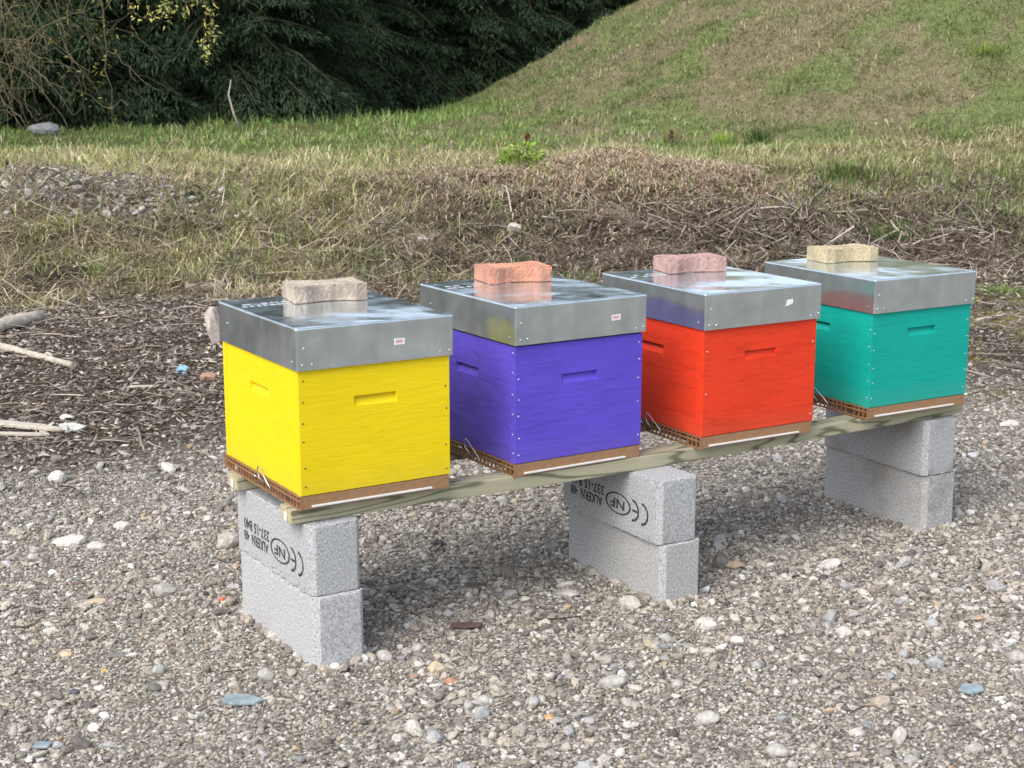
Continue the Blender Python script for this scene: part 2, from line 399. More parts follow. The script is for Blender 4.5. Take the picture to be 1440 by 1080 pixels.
# ------------------------------------------------------------------ beams and concrete blocks
ZB = 0.413                                   # top of the beams
_sx = [-.2, .2, .85, 1.47, 2.14, 2.6]; _sz = [.003, .0026, -.0055, -.0032, .0062, .0068]
def sag(x): return float(np.interp(x, _sx, _sz))
def make_beam(name, x0, x1, y0, y1, th, mat_, label):
    bm = bmesh.new(); n = 40; rows = []
    for i in range(n+1):
        x = x0+(x1-x0)*i/n; s = sag(x)
        rows.append([bm.verts.new(p) for p in ((x, y0, ZB-th+s), (x, y1, ZB-th+s), (x, y1, ZB+s), (x, y0, ZB+s))])
    for i in range(n):
        for k in range(4): bm.faces.new((rows[i][k], rows[i][(k+1) % 4], rows[i+1][(k+1) % 4], rows[i+1][k]))
    f0 = bm.faces.new(rows[0][::-1]); f1 = bm.faces.new(rows[-1]); f0.material_index = 1; f1.material_index = 1
    bevel(bm, .003, 2, 40)
    o = link(name, bm_mesh(bm), [mat_, M['wood_end']]); tag(o, label, 'beam', 'timber beams under the hives'); return o
b1 = make_beam('timber_beam', -.018, 2.389, .022, .092, .0395, M['wood1'], 'pale green treated timber beam along the front under all hives')
b2 = make_beam('timber_beam', -.016, 2.40, .39, .462, .0395, M['wood2'], 'timber beam at the rear under all hives, mostly hidden')
for bo, yy in ((b1, .050), (b2, .418)):                                  # stapled end tags
    bm = bmesh.new(); add_box(bm, -.0020, 0, 0, 0, .016, .022); bevel(bm, .0006, 1)
    x0 = -.0165 if bo is b2 else -.0185
    o = link('end_tag', bm_mesh(bm), M['sticker'], bo, (x0, yy, ZB-.034), (math.radians(12), 0, 0)); o['label'] = 'small white tag on the beam end'

def block_mesh(L=.495, W=.143, Hh=.1855, seed=0):
    rr = random.Random(seed); c1, c2 = .014, .016
    out = [(0, c2), (c1, 0), (W*.5, .0), (W-c1, 0), (W, c2), (W, L-c2), (W-c1, L), (c1, L), (0, L-c2)]
    bm = bmesh.new()
    lo = [bm.verts.new((x, y, 0)) for x, y in out]; hi = [bm.verts.new((x, y, Hh)) for x, y in out]
    bm.faces.new(lo[::-1]); bm.faces.new(hi)
    for i in range(len(out)): bm.faces.new((lo[i], lo[(i+1) % len(out)], hi[(i+1) % len(out)], hi[i]))
    bevel(bm, .0035, 2, 20)
    for axv, lim in ((Vector((1, 0, 0)), W), (Vector((0, 1, 0)), L), (Vector((0, 0, 1)), Hh)):
        n_ = int(lim/.016)
        for k in range(1, n_):
            bmesh.ops.bisect_plane(bm, geom=bm.verts[:]+bm.edges[:]+bm.faces[:], plane_co=axv*(lim*k/n_+rr.uniform(-.002, .002)), plane_no=axv)
    for v_ in bm.verts:
        c = v_.co; near = sorted([c.x, W-c.x, c.y, L-c.y, c.z, Hh-c.z])
        v_.co += Vector((rr.uniform(-1, 1), rr.uniform(-1, 1), rr.uniform(-.5, .5)))*.0002
        if near[1] < .006 and rr.random() < .45:
            v_.co += (Vector((W/2, min(max(c.y, .07), L-.07), Hh/2))-c).normalized()*rr.uniform(.0005, .0038)
    return bm_mesh(bm)
S = [dict(x=.0171, y=-.0301, r=.0142, t=(-.002, .0117, -.0039)), dict(x=1.0443, y=-.1212, r=-.0045, t=(-.0102, .006, .0143)), dict(x=2.2097, y=-.0013, r=-.0169, t=(-.0117, -.0015, 0))]
BCOL = [((.37, .38, .39), (.405, .41, .415)), ((.36, .368, .376), (.37, .372, .372)), ((.35, .357, .365), (.345, .347, .345))]
under = ['under the yellow hive', 'under the middle of the beams', 'under the green hive']
blocks = []
for i, s in enumerate(S):
    zoff = sag(s['x']+.07)
    for lev in (0, 1):
        dx, dy, dr = s['t'] if lev else (0, 0, 0)
        me = block_mesh(Hh=.1855 if lev else .2055, seed=i*2+lev); me.materials.append(m_concrete('concrete_block', BCOL[i][1-lev], i*7+lev*3+1, (.12, .3, .75)[i]))
        o = link('concrete_block', me, None, None, (s['x']+dx, s['y']+dy, ZB-.0395+zoff-.1865*(2-lev)-(0 if lev else .02)), (0, 0, s['r']+dr))
        extra = ', black print on it' if lev and i < 2 else ''
        tag(o, ('upper' if lev else 'lower')+' grey concrete block '+under[i]+extra, 'concrete block', 'concrete blocks carrying the beams')
        blocks.append(o)

# printed marking, upside down on the long face of two blocks: runs along +y, its up is -z
def text_mesh(body, size, sx=1.0):
    cu = bpy.data.curves.new('txt', 'FONT'); cu.body = body; cu.size = size; cu.resolution_u = 3; cu.extrude = 0; cu.offset = size*.026
    to = bpy.data.objects.new('txt', cu); COL.objects.link(to)
    dg = bpy.context.evaluated_depsgraph_get(); me = bpy.data.meshes.new_from_object(to.evaluated_get(dg))
    bpy.data.objects.remove(to); bpy.data.curves.remove(cu)
    xs = [v_.co.x for v_ in me.vertices]
    return [(v_.co.x*sx, v_.co.y) for v_ in me.vertices], [tuple(p.vertices) for p in me.polygons], (max(xs)-min(xs))*sx
def marking(blk, dy=0., dz=0., name='printed_marking'):
    bm = bmesh.new(); X = -.0006
    def put(pts, faces, y0, z0):
        vv = [bm.verts.new((X, y0+a, z0-b)) for a, b in pts]
        for f in faces:
            try: bm.faces.new([vv[k] for k in f])
            except ValueError: pass
    def fit(body, y0, y1, z0, size):
        p, f, w = text_mesh(body, size); k = (y1-y0)/w
        put([(a*k, b) for a, b in p], f, y0+dy, z0+dz)
    def arc(cy, cz, r, a0, a1, w, n=18, sy=1.0):
        pts = []; fs = []
        for k in range(n+1):
            a = math.radians(a0+(a1-a0)*k/n)
            for q in (r-w/2, r+w/2): pts.append((math.cos(a)*q*sy, math.sin(a)*q))
        for k in range(n): fs.append((2*k, 2*k+1, 2*k+3, 2*k+2))
        put(pts, fs, cy+dy, cz+dz)
    arc(.080, .069, .0300, 90, 270, .0075)                     # C
    arc(.124, .069, .0300, 90, 270, .0075)                     # E
    put([(-.026, -.0035), (.0, -.0035), (.0, .0035), (-.026, .0035)], [(0, 1, 2, 3)], .124+dy, .069+dz)
    arc(.193, .071, .0300, 0, 360, .0045, 40, 1.95)            # oval ring
    fit('NF', .158, .228, .071+.012, .040)
    fit('ALKERN', .272, .384, .068, .040)
    fit('48', .400, .436, .068, .038)
    fit('337-15 B40', .262, .432, .104, .040)
    me = bm_mesh(bm)
    o = link(name, me, M['ink'], blk); o['label'] = 'black printed marks reading CE NF, upside down'; return o
marking(blocks[1]); marking(blocks[3], .004, .003).rotation_euler = (.018, 0, 0)

# ------------------------------------------------------------------ hives
LX, LY, HB, FH, RH = .4274, .5077, .317, .037, .1059
RLX, RLY, OX, OY = .440, .5247, .0052, .0086
def board_mesh(W, Hh, t, axis_, rec=None, jag=0):
    """board facing -y (axis 'y') or -x (axis 'x'); a along the board, d into the hive; optional wedge-shaped handhold"""
    bm = bmesh.new()
    P = (lambda a, d, z: (a, d, z)) if axis_ == 'y' else (lambda a, d, z: (d, a, z))
    V = lambda a, d, z: bm.verts.new(P(a, d, z))
    if rec:
        a0, a1, z0, z1, dp = rec
        A = [0, a0, a1, W]; Z = [0, z0, z1, Hh]
        g_ = [[V(a, 0, z) for a in A] for z in Z]
        for r_ in range(3):
            for c_ in range(3):
                if (r_, c_) != (1, 1): bm.faces.new((g_[r_][c_], g_[r_][c_+1], g_[r_+1][c_+1], g_[r_+1][c_]))
        ia, ib = V(a0+.003, dp, z1-.0015), V(a1-.003, dp, z1-.0015)
        la, lb = V(a0+.001, .0035, z0+.0015), V(a1-.001, .0035, z0+.0015)
        q = g_[1][1], g_[1][2], g_[2][2], g_[2][1]
        bm.faces.new((q[0], q[1], lb, la)); bm.faces.new((la, lb, ib, ia)); bm.faces.new((ia, ib, q[2], q[3]))
        bm.faces.new((q[0], la, ia, q[3])); bm.faces.new((q[1], q[2], ib, lb))
        ring = [g_[0][0], g_[0][1], g_[0][2], g_[0][3], g_[1][3], g_[2][3], g_[3][3], g_[3][2], g_[3][1], g_[3][0], g_[2][0], g_[1][0]]
    else:
        ring = [V(0, 0, 0), V(W, 0, 0), V(W, 0, Hh), V(0, 0, Hh)]; bm.faces.new(ring)
    back = []
    for v_ in ring:
        c = v_.co.copy()
        if axis_ == 'y': c.y = t
        else: c.x = t
        back.append(bm.verts.new(c))
    n = len(ring)
    for k in range(n): bm.faces.new((ring[k], ring[(k+1) % n], back[(k+1) % n], back[k]))
    bm.faces.new(back[::-1])
    bmesh.ops.recalc_face_normals(bm, faces=bm.faces)
    es = [e for e in bm.edges if len(e.link_faces) == 2 and e.calc_face_angle(0) > math.radians(60) and all(v_ in ring for v_ in e.verts)]
    bmesh.ops.bevel(bm, geom=es, offset=.0016, segments=2, profile=.5, affect='EDGES')
    return bm_mesh(bm)
def disc(r, h, n=9):
    bm = bmesh.new()
    a = [bm.verts.new((r*math.cos(2*math.pi*k/n), r*math.sin(2*math.pi*k/n), 0)) for k in range(n)]
    b = [bm.verts.new((.7*r*math.cos(2*math.pi*k/n), .7*r*math.sin(2*math.pi*k/n), h)) for k in range(n)]
    bm.faces.new(a[::-1]); bm.faces.new(b)
    for k in range(n): bm.faces.new((a[k], a[(k+1) % n], b[(k+1) % n], b[k]))
    return bm_mesh(bm)
nail_me = {}
for k_ in ('nail_light', 'nail_dark', 'rivet'):
    nail_me[k_] = disc(.0026 if k_ != 'rivet' else .0029, .0010 if k_ != 'rivet' else .0022); nail_me[k_].materials.append(M[k_])
FACE_Y = (math.pi/2, 0, 0); FACE_X = (0, -math.pi/2, 0)
def roof_mesh():
    bm = bmesh.new(); rr = random.Random(5)
    nx = ny = 8
    vs_, fs_ = add_box(bm, 0, 0, 0, RLX, RLY, RH)
    bmesh.ops.recalc_face_normals(bm, faces=bm.faces)
    bot = [f for f in bm.faces if f.normal.z < -.9]; bmesh.ops.delete(bm, geom=bot, context='FACES')
    es = [e for e in bm.edges if len(e.link_faces) == 2]
    bmesh.ops.bevel(bm, geom=es, offset=.0042, segments=3, profile=.5, affect='EDGES')
    bmesh.ops.recalc_face_normals(bm, faces=bm.faces)
    geo = bm.faces[:]
    bmesh.ops.solidify(bm, geom=geo, thickness=.0016)
    me = bm_mesh(bm); return me
def grid_part():
    """moulded entrance grid: rails and bars, facing -x, spans y"""
    bm = bmesh.new(); L = LY+.012
    rails = [(0, .004), (.0215, .0255), (.0335, .037)]
    for a, b in rails: add_box(bm, -.004, 0, a, .003, L, b)
    n = 26; wide = {4, 5, 16, 17}
    for k in range(n+1):
        y = k*(L-.003)/n
        if k % 9 in (4,) and k > 2: continue
        for (a, b) in ((.004, .0215), (.0255, .0335)): add_box(bm, -.0035, y, a, .002, y+.003, b)
    return bm_mesh(bm)
def floor_part():
    bm = bmesh.new(); L = LY+.012
    x1 = LX-.003
    add_box(bm, .022, .001, .001, x1, .012, FH-.001)          # near side wall
    add_box(bm, .022, L-.012, .001, x1, L-.001, FH-.001)
    add_box(bm, x1-.010, .012, .001, x1, L-.012, FH-.001)
    add_box(bm, .034, .012, .004, x1-.010, L-.012, .009)      # tray
    add_box(bm, .028, .012, .001, .034, L-.012, FH-.006)
    add_box(bm, .0, .001, .001, .022, .009, FH-.001)           # cheek of the entrance
    add_box(bm, .0, L-.009, .001, .022, L-.001, FH-.001)
    bevel(bm, .0012, 1, 40)
    return bm_mesh(bm)
def wire_clip():
    bm = bmesh.new()
    add_tube(bm, [(-.006, .245, .020), (-.010, .262, .034), (-.011, .268, .052), (-.010, .262, .062), (-.011, .252, .060), (-.010, .205, .030), (-.007, .196, .020), (-.004, .194, .016)], .0019, 6)
    add_tube(bm, [(-.004, .290, .026), (-.009, .300, .030), (-.005, .310, .022)], .0022, 6)
    return bm_mesh(bm)
grid_me = grid_part(); floor_me = floor_part(); clip_me = wire_clip()
grid_me.materials.append(M['grid']); floor_me.materials.append(M['plastic_brown']); clip_me.materials.append(M['wire'])
HV_ = [dict(x=0., y=0., r=-.0038, dz=.0048, c='yellow', col=(.76, .58, .003), st=.12, nail='nail_dark'),
       dict(x=.6392, y=.0171, r=.0132, dz=.0130, c='purple', col=(.105, .070, .54), st=.32, nail='nail_light'),
       dict(x=1.2613, y=-.0097, r=-.0118, dz=.0004, c='red', col=(.72, .045, .012), st=.34, nail='nail_light'),
       dict(x=1.9249, y=-.0099, r=-.0133, dz=-.0165, c='green', col=(.0, .35, .285), st=.17, nail='nail_light')]
HV_LAB = ['bright yellow wooden beehive with metal roof, nearest end of the row', 'purple wooden beehive with metal roof, between the yellow and red hives',
          'red wooden beehive with metal roof and torn white sticker', 'turquoise green wooden beehive with metal roof, far end of the row']
roof_tops = []
for i, h in enumerate(HV_):
    cx, cy = LX/2, LY/2
    cr, sr = math.cos(h['r']), math.sin(h['r'])
    zb = ZB+sag(h['x']+.21)
    root = empty('beehive', (h['x']+cx*cr-cy*sr, h['y']+cx*sr+cy*cr, zb), h['r'])
    tag(root, HV_LAB[i], 'beehive', 'painted beehives in a row on the beams')
    O = Vector((-cx, -cy, 0))
    fl = link('hive_floor', floor_me, None, root, O+Vector((0, 0, 0)))
    gd = link('entrance_grid', grid_me, None, root, O+Vector((.001, 0, 0)))
    link('wire_clip', clip_me, None, root, O+Vector((-.001, random.uniform(-.02, .0), 0)))
    bm = bmesh.new(); add_box(bm, .030, -.004, .006, .372, .004, .0112); bevel(bm, .0015, 2)
    link('drawer_edge', bm_mesh(bm), M['drawer'], root, O)
    chipc = [(.34, .27, .06), (.30, .26, .55), (.22, .02, .015), (.22, .50, .46)][i]
    pm = m_paint(h['c']+'_paint', h['col'], h['st'], i*5.3+1, 0, LX, chipc, .7); pe = m_paint(h['c']+'_paint_end', h['col'], h['st'], i*5.3+3, 1, LY-.048, chipc, .7)
    top = HB+h['dz']; hb = (top-.0055) if i == 1 else top+.03
    t = .024; rnd = random.Random(20+i)
    rz = .212+rnd.uniform(-.004, .004)
    rec_s = (.152, .272, rz, rz+.026, .014); rec_f = (LY/2-t-.062, LY/2-t+.062, rz, rz+.027, .014)
    front = link('side_board', board_mesh(LX, hb, t, 'y', rec_s), pm, root, O+Vector((0, 0, FH+.0006)))
    link('side_board', board_mesh(LX, hb, t, 'y', rec_s), pm, root, O+Vector((LX, LY, FH+.0006)), (0, 0, math.pi))
    gap = .0016 if i == 2 else .0005
    left = link('end_board', board_mesh(LY-2*t-2*gap, hb, t, 'x', rec_f), pe, root, O+Vector((0.0004, t+gap, FH+.0006)))
    link('end_board', board_mesh(LY-2*t-2*gap, hb, t, 'x', rec_f), pe, root, O+Vector((LX-.0004, LY-t-gap, FH+.0006)), (0, 0, math.pi))
    # nails: sub-parts of the boards
    nm = nail_me[h['nail']]
    for a in (.0125, LX-.0115):
        for k in range(6):
            z = .02+k*.056+rnd.uniform(-.010, .010)
            if z > top-.02: continue
            if (i == 2 and k % 2) or rnd.random() < .12: continue
            link('nail', nm, None, front, (a+rnd.uniform(-.002, .002), -.0002, z), FACE_Y)
    for k in range(6):
        z = .03+k*.055+rnd.uniform(-.004, .004)
        if i in (1, 3) and z < top-.02:
            link('nail', nm, None, front, (-.0002, .010+rnd.uniform(-.002, .002), z), FACE_X)
    bm = bmesh.new(); add_box(bm, .03, .03, hb-.016, LX-.03, LY-.03, hb-.004)
    link('crown_board', bm_mesh(bm), M['inner'], root, O+Vector((0, 0, FH)))
    # roof
    zr = FH+top
    rf = link('roof', roof_mesh(), m_steel('galvanised_steel', i*2.7+1), root, O+Vector((-OX, -OY, zr)))
    rf['label'] = 'galvanised sheet metal roof'
    rv = nail_me['rivet']
    for a, z in ((.016, .016), (.040, .014), (.020, .058), (RLX-.040, .013), (RLX-.012, .015)):
        link('rivet', rv, None, rf, (a+rnd.uniform(-.003, .003), -.0002, z+rnd.uniform(-.003, .003)), FACE_Y)
    for yy, z in ((.46, .055), (.03, .02)):
        link('rivet', rv, None, rf, (-.0002, yy, z), FACE_X)
    if i < 3:
        bm = bmesh.new()
        sx, sz = [(.268, .042), (.318, .041), (.300, .047)][i]
        w, hh = (.030, .0155)
        if i == 2:
            pts = [(0, 0), (.028, .004), (.030, .017), (.008, .018), (.006, .012)]
            a_ = [bm.verts.new((x, 0, z)) for x, z in pts]; b_ = [bm.verts.new((x, -.0006, z)) for x, z in pts]
            bm.faces.new(a_); bm.faces.new(b_[::-1])
            for k in range(5): bm.faces.new((a_[k], a_[(k+1) % 5], b_[(k+1) % 5], b_[k]))
        else:
            add_box(bm, 0, -.0006, 0, w, 0, hh)
            for q, (x0, x1, z0, z1) in enumerate([(.003, .027, .0068, .0092), (.004, .024, .0108, .0124), (.004, .022, .0036, .0048)]):
                add_box(bm, x0, -.0010, z0, x1, -.0006, z1, 1)
        me = bm_mesh(bm); st = link('sticker', me, [M['sticker'], M['sticker_ink']], rf, (sx, -.0003, sz), (0, [-.0, -.04, -.12][i], 0))
        st['label'] = ['white sticker with a red printed line', 'white sticker with a red printed line', 'torn white sticker'][i]
    # stamped lettering too small to read
    if i < 3:
        bm = bmesh.new(); r2 = random.Random(50+i)
        for row, yy in enumerate((.385, .418)):
            a = .020+.012*row
            while a < (.40 if row == 0 else .22):
                w = r2.uniform(.007, .017)
                if r2.random() < .8: add_box(bm, a, yy, RH, a+w, yy+.014, RH+.0004)
                a += w+r2.uniform(.003, .012)
        link('stamped_lettering', bm_mesh(bm), M['stamp'], rf)['kind'] = 'stuff'
    roof_tops.append((root, zb+zr+RH, h))

# ------------------------------------------------------------------ curved paving bricks on the roofs
def paver_mesh(L, W, Hh, seed, notch=.018):
    rr = random.Random(seed); out = []
    # waisted outline: wide ends, long sides drawn in
    side = [(-.5, .5), (-.34, .5), (-.22, .40), (-.08, .33), (.08, .33), (.22, .40), (.34, .5), (.5, .5)]
    pts = [(a*L, -b*W) for a, b in [(s[0], .5-(.5-s[1])*notch/.018*.9) for s in side]]
    pts += [(-a*L, b*W) for a, b in [(s[0], .5-(.5-s[1])*notch/.018*.9) for s in side]]
    bm = bmesh.new()
    lo = [bm.verts.new((x, y, 0)) for x, y in pts]; hi = [bm.verts.new((x, y, Hh)) for x, y in pts]
    n = len(pts)
    for k in range(n): bm.faces.new((lo[k], lo[(k+1) % n], hi[(k+1) % n], hi[k]))
    bm.faces.new(lo[::-1]); bm.faces.new(hi)
    bevel(bm, .0035, 2, 12)
    for axv, lo_, hi_ in ((Vector((1, 0, 0)), -L/2, L/2), (Vector((0, 1, 0)), -W/2, W/2), (Vector((0, 0, 1)), 0, Hh)):
        n_ = int((hi_-lo_)/.008)
        for k in range(1, n_): bmesh.ops.bisect_plane(bm, geom=bm.verts[:]+bm.edges[:]+bm.faces[:], plane_co=axv*(lo_+(hi_-lo_)*k/n_), plane_no=axv)
    bm.normal_update()
    for v_ in bm.verts:
        if v_.co.z > .004:
            v_.co -= v_.normal*max(0, rr.gauss(.0004, .0009))
            if v_.co.z > Hh-.005 and rr.random() < .18: v_.co -= v_.normal*rr.uniform(.001, .004)
    return bm_mesh(bm)
PV = [dict(c=(.262, .405), r=-9, col=(.50, .43, .355), stain=(.27, .225, .185), lab='beige curved paving brick on the roof of the yellow hive', L=.205, W=.135),
      dict(c=(.262, .425), r=-11, col=(.66, .31, .205), stain=(.36, .20, .15), lab='orange curved paving brick on the roof of the purple hive', L=.200, W=.130),
      dict(c=(.265, .420), r=-12, col=(.48, .315, .29), stain=(.30, .18, .17), lab='dusty pink curved paving brick on the roof of the red hive', L=.200, W=.125),
      dict(c=(.240, .405), r=-9, col=(.54, .445, .285), stain=(.32, .285, .20), lab='yellowish curved paving brick on the roof of the green hive', L=.205, W=.125)]
for i, q in enumerate(PV):
    root, zt, h = roof_tops[i]
    cr, sr = math.cos(h['r']), math.sin(h['r']); a, b = q['c']
    o = link('paving_brick', paver_mesh(q['L'], q['W'], .047, i), m_paver('paver', q['col'], q['stain'], i*3.3),
             None, (h['x']+a*cr-b*sr, h['y']+a*sr+b*cr, zt+.0006), (0, 0, math.radians(q['r'])+h['r']))
    tag(o, q['lab'], 'brick', 'paving bricks weighing down the roofs')

# ------------------------------------------------------------------ gravel: instanced stones
def sample_uv(n, v0, v1, margin=1.18, pw=1.0):
    v = v0+(v1-v0)*rng.random(n)**pw if pw != 1 else np.sqrt(v0*v0+(v1*v1-v0*v0)*rng.random(n))
    u = (rng.random(n)*2-1)*(.3315*v*margin+.25)
    return u, v
FOOT = [(s['x']+.0715, s['y']+.2475, s['r']) for s in S]
def in_block(x, y, m=.004):
    r = np.zeros(len(x), bool)
    for cx, cy, a in FOOT:
        dx, dy = x-cx, y-cy; p = dx*math.cos(a)+dy*math.sin(a); q = -dx*math.sin(a)+dy*math.cos(a)
        r |= (abs(p) < .0715+m) & (abs(q) < .2475+m)
    return r
STONE_PAL = np.array([(.42, .385, .335), (.34, .31, .265), (.26, .235, .205), (.50, .47, .42), (.19, .172, .15), (.38, .335, .275), (.62, .59, .54), (.29, .29, .29), (.42, .33, .23), (.13, .12, .115), (.42, .29, .21)])
STONE_W = np.array([.20, .18, .15, .15, .11, .11, .075, .03, .010, .02, .003])
def stone_cols(n, soilw=None):
    k = rng.choice(len(STONE_PAL), n, p=STONE_W/STONE_W.sum()); c = STONE_PAL[k]*(.92+.55*rng.random((n, 1)))
    if soilw is not None: c = c*(1-.42*soilw[:, None])
    return np.clip(c, 0, .75)
def stone_group(nt, seed):
    """one stone variant made inside the node tree"""
    ico = nt.nodes.new('GeometryNodeMeshIcoSphere'); ico.inputs['Radius'].default_value = 1; ico.inputs['Subdivisions'].default_value = 2
    pos = nt.nodes.new('GeometryNodeInputPosition')
    add = nt.nodes.new('ShaderNodeVectorMath'); add.operation = 'ADD'; add.inputs[1].default_value = (seed*7.3, seed*3.1, seed*1.7)
    nt.links.new(pos.outputs[0], add.inputs[0])
    nz = nt.nodes.new('ShaderNodeTexNoise'); nz.inputs['Scale'].default_value = 1.05; nz.inputs['Detail'].default_value = 3.0; nz.inputs['Roughness'].default_value = .6
    nt.links.new(add.outputs[0], nz.inputs['Vector'])
    mr = nt.nodes.new('ShaderNodeMapRange'); mr.inputs['From Min'].default_value = .25; mr.inputs['From Max'].default_value = .75
    mr.inputs['To Min'].default_value = .38; mr.inputs['To Max'].default_value = 1.45; nt.links.new(nz.outputs[0], mr.inputs['Value'])
    sc = nt.nodes.new('ShaderNodeVectorMath'); sc.operation = 'SCALE'; nt.links.new(pos.outputs[0], sc.inputs[0]); nt.links.new(mr.outputs[0], sc.inputs['Scale'])
    sp = nt.nodes.new('GeometryNodeSetPosition'); nt.links.new(ico.outputs[0], sp.inputs['Geometry']); nt.links.new(sc.outputs[0], sp.inputs['Position'])
    sm = nt.nodes.new('GeometryNodeSetShadeSmooth'); sm.inputs['Shade Smooth'].default_value = (seed % 3 == 0); nt.links.new(sp.outputs[0], sm.inputs['Geometry'])
    gi = nt.nodes.new('GeometryNodeGeometryToInstance'); nt.links.new(sm.outputs[0], gi.inputs[0]); return gi.outputs[0]
def scatter_stones(name, P, R_, Sc, Cc, label):
    me = bpy.data.meshes.new(name); n = len(P); me.vertices.add(n); me.vertices.foreach_set('co', np.asarray(P, np.float32).ravel())
    for nm, ty, key, arr in (('rot', 'FLOAT_VECTOR', 'vector', R_), ('scl', 'FLOAT_VECTOR', 'vector', Sc)):
        a = me.attributes.new(nm, ty, 'POINT'); a.data.foreach_set(key, np.asarray(arr, np.float32).ravel())
    a = me.attributes.new('col', 'FLOAT_COLOR', 'POINT'); c = np.ones((n, 4), np.float32); c[:, :3] = Cc; a.data.foreach_set('color', c.ravel())
    a = me.attributes.new('vi', 'INT', 'POINT'); a.data.foreach_set('value', rng.integers(0, 9, n).astype(np.int32))
    nt = bpy.data.node_groups.new('stones', 'GeometryNodeTree'); nt.is_modifier = True
    nt.interface.new_socket('Geometry', in_out='INPUT', socket_type='NodeSocketGeometry'); nt.interface.new_socket('Geometry', in_out='OUTPUT', socket_type='NodeSocketGeometry')
    gi = nt.nodes.new('NodeGroupInput'); go = nt.nodes.new('NodeGroupOutput')
    jn = nt.nodes.new('GeometryNodeJoinGeometry')
    for k in range(9): nt.links.new(stone_group(nt, k+1), jn.inputs[0])
    ip = nt.nodes.new('GeometryNodeInstanceOnPoints'); ip.inputs['Pick Instance'].default_value = True
    def na(nm, dt):
        q = nt.nodes.new('GeometryNodeInputNamedAttribute'); q.data_type = dt; q.inputs['Name'].default_value = nm; return q.outputs[0]
    e2r = nt.nodes.new('FunctionNodeEulerToRotation'); nt.links.new(na('rot', 'FLOAT_VECTOR'), e2r.inputs[0])
    nt.links.new(gi.outputs[0], ip.inputs['Points']); nt.links.new(jn.outputs[0], ip.inputs['Instance'])
    nt.links.new(na('vi', 'INT'), ip.inputs['Instance Index']); nt.links.new(e2r.outputs[0], ip.inputs['Rotation']); nt.links.new(na('scl', 'FLOAT_VECTOR'), ip.inputs['Scale'])
    sm = nt.nodes.new('GeometryNodeSetMaterial'); sm.inputs['Material'].default_value = M['stone']
    nt.links.new(ip.outputs[0], sm.inputs['Geometry']); nt.links.new(sm.outputs[0], go.inputs[0])
    o = link(name, me, M['stone']); md = o.modifiers.new('stones', 'NODES'); md.node_group = nt
    tag(o, label, 'gravel', kind='stuff'); return o
PP, RR, SS, CC = [], [], [], []
for n, v0, v1, r0, r1, dens_soil in ((125000, 2.7, 5.6, .0026, .0066, .6), (70000, 5.6, 10.6, .0045, .0095, .40), (9500, 2.7, 5.6, .007, .016, .5), (15000, 5.6, 10.8, .009, .017, .40),
                          (330, 2.7, 5.6, .013, .024, .6), (650, 5.6, 11, .014, .028, .35)):
    u, v = sample_uv(n, v0, v1); soil, bank, s = regions(u, v)
    keep = (rng.random(n) < (1-soil*(1-dens_soil))) & (s < .3)
    if r0 > .006: keep &= rng.random(n) < .25+1.5*sstep(fbm(u*2.4+50, v*2.4), .3, .75)
    x, y = uv2xy(u, v)
    r = r0*(r1/r0)**(rng.random(n)**1.5)
    keep &= ~in_block(x, y, r*.5)
    u, v, x, y, r, soil = u[keep], v[keep], x[keep], y[keep], r[keep], soil[keep]; n = len(u)
    sc = np.stack([r*rng.uniform(.8, 1.5, n), r*rng.uniform(.7, 1.1, n), r*rng.uniform(.45, .85, n)], 1)
    z = ground_h(u, v)+sc[:, 2]*rng.uniform(.1, .75, n)
    PP.append(np.stack([x, y, z], 1)); SS.append(sc)
    RR.append(np.stack([rng.normal(0, .3, n), rng.normal(0, .3, n), rng.uniform(0, 6.28, n)], 1))
    cc_ = stone_cols(n, soil); CC.append(np.clip(cc_, 0, .46) if r0 > .012 else cc_)
# stones pressed against the feet of the blocks
for cx, cy, a in FOOT:
    n = 150; t = rng.random(n); sidek = rng.integers(0, 4, n); r = rng.uniform(.006, .017, n)
    p = np.where(sidek < 2, np.where(sidek == 0, -1, 1)*(.0715+r*.55), (t*2-1)*.075); q = np.where(sidek < 2, (t*2-1)*.25, np.where(sidek == 2, -1, 1)*(.2475+r*.55))
    x = cx+p*math.cos(a)-q*math.sin(a); y = cy+p*math.sin(a)+q*math.cos(a); u, v = xy2uv(x, y)
    PP.append(np.stack([x, y, ground_h(u, v)+r*.3], 1)); SS.append(np.stack([r*1.1, r*.9, r*.75], 1)); RR.append(np.stack([rng.normal(0, .4, n), rng.normal(0, .4, n), rng.uniform(0, 6.28, n)], 1)); CC.append(stone_cols(n))
# pale rubble on the bank
n = 2600; u = rng.normal(-3.4, .66, n); v = rng.normal(11.85, .34, n); x, y = uv2xy(u, v); r = .007*(.036/.007)**(rng.random(n)**1.6)
sc = np.stack([r*1.2, r*.9, r*.55], 1)
PP.append(np.stack([x, y, H(u, v)+r*.35], 1)); SS.append(sc); RR.append(np.stack([rng.normal(0, .5, n), rng.normal(0, .5, n), rng.uniform(0, 6.28, n)], 1)); CC.append(np.clip(stone_cols(n)*1.0, 0, .55))
scatter_stones('gravel', np.concatenate(PP), np.concatenate(RR), np.concatenate(SS), np.concatenate(CC), 'loose grey and beige gravel covering the yard')

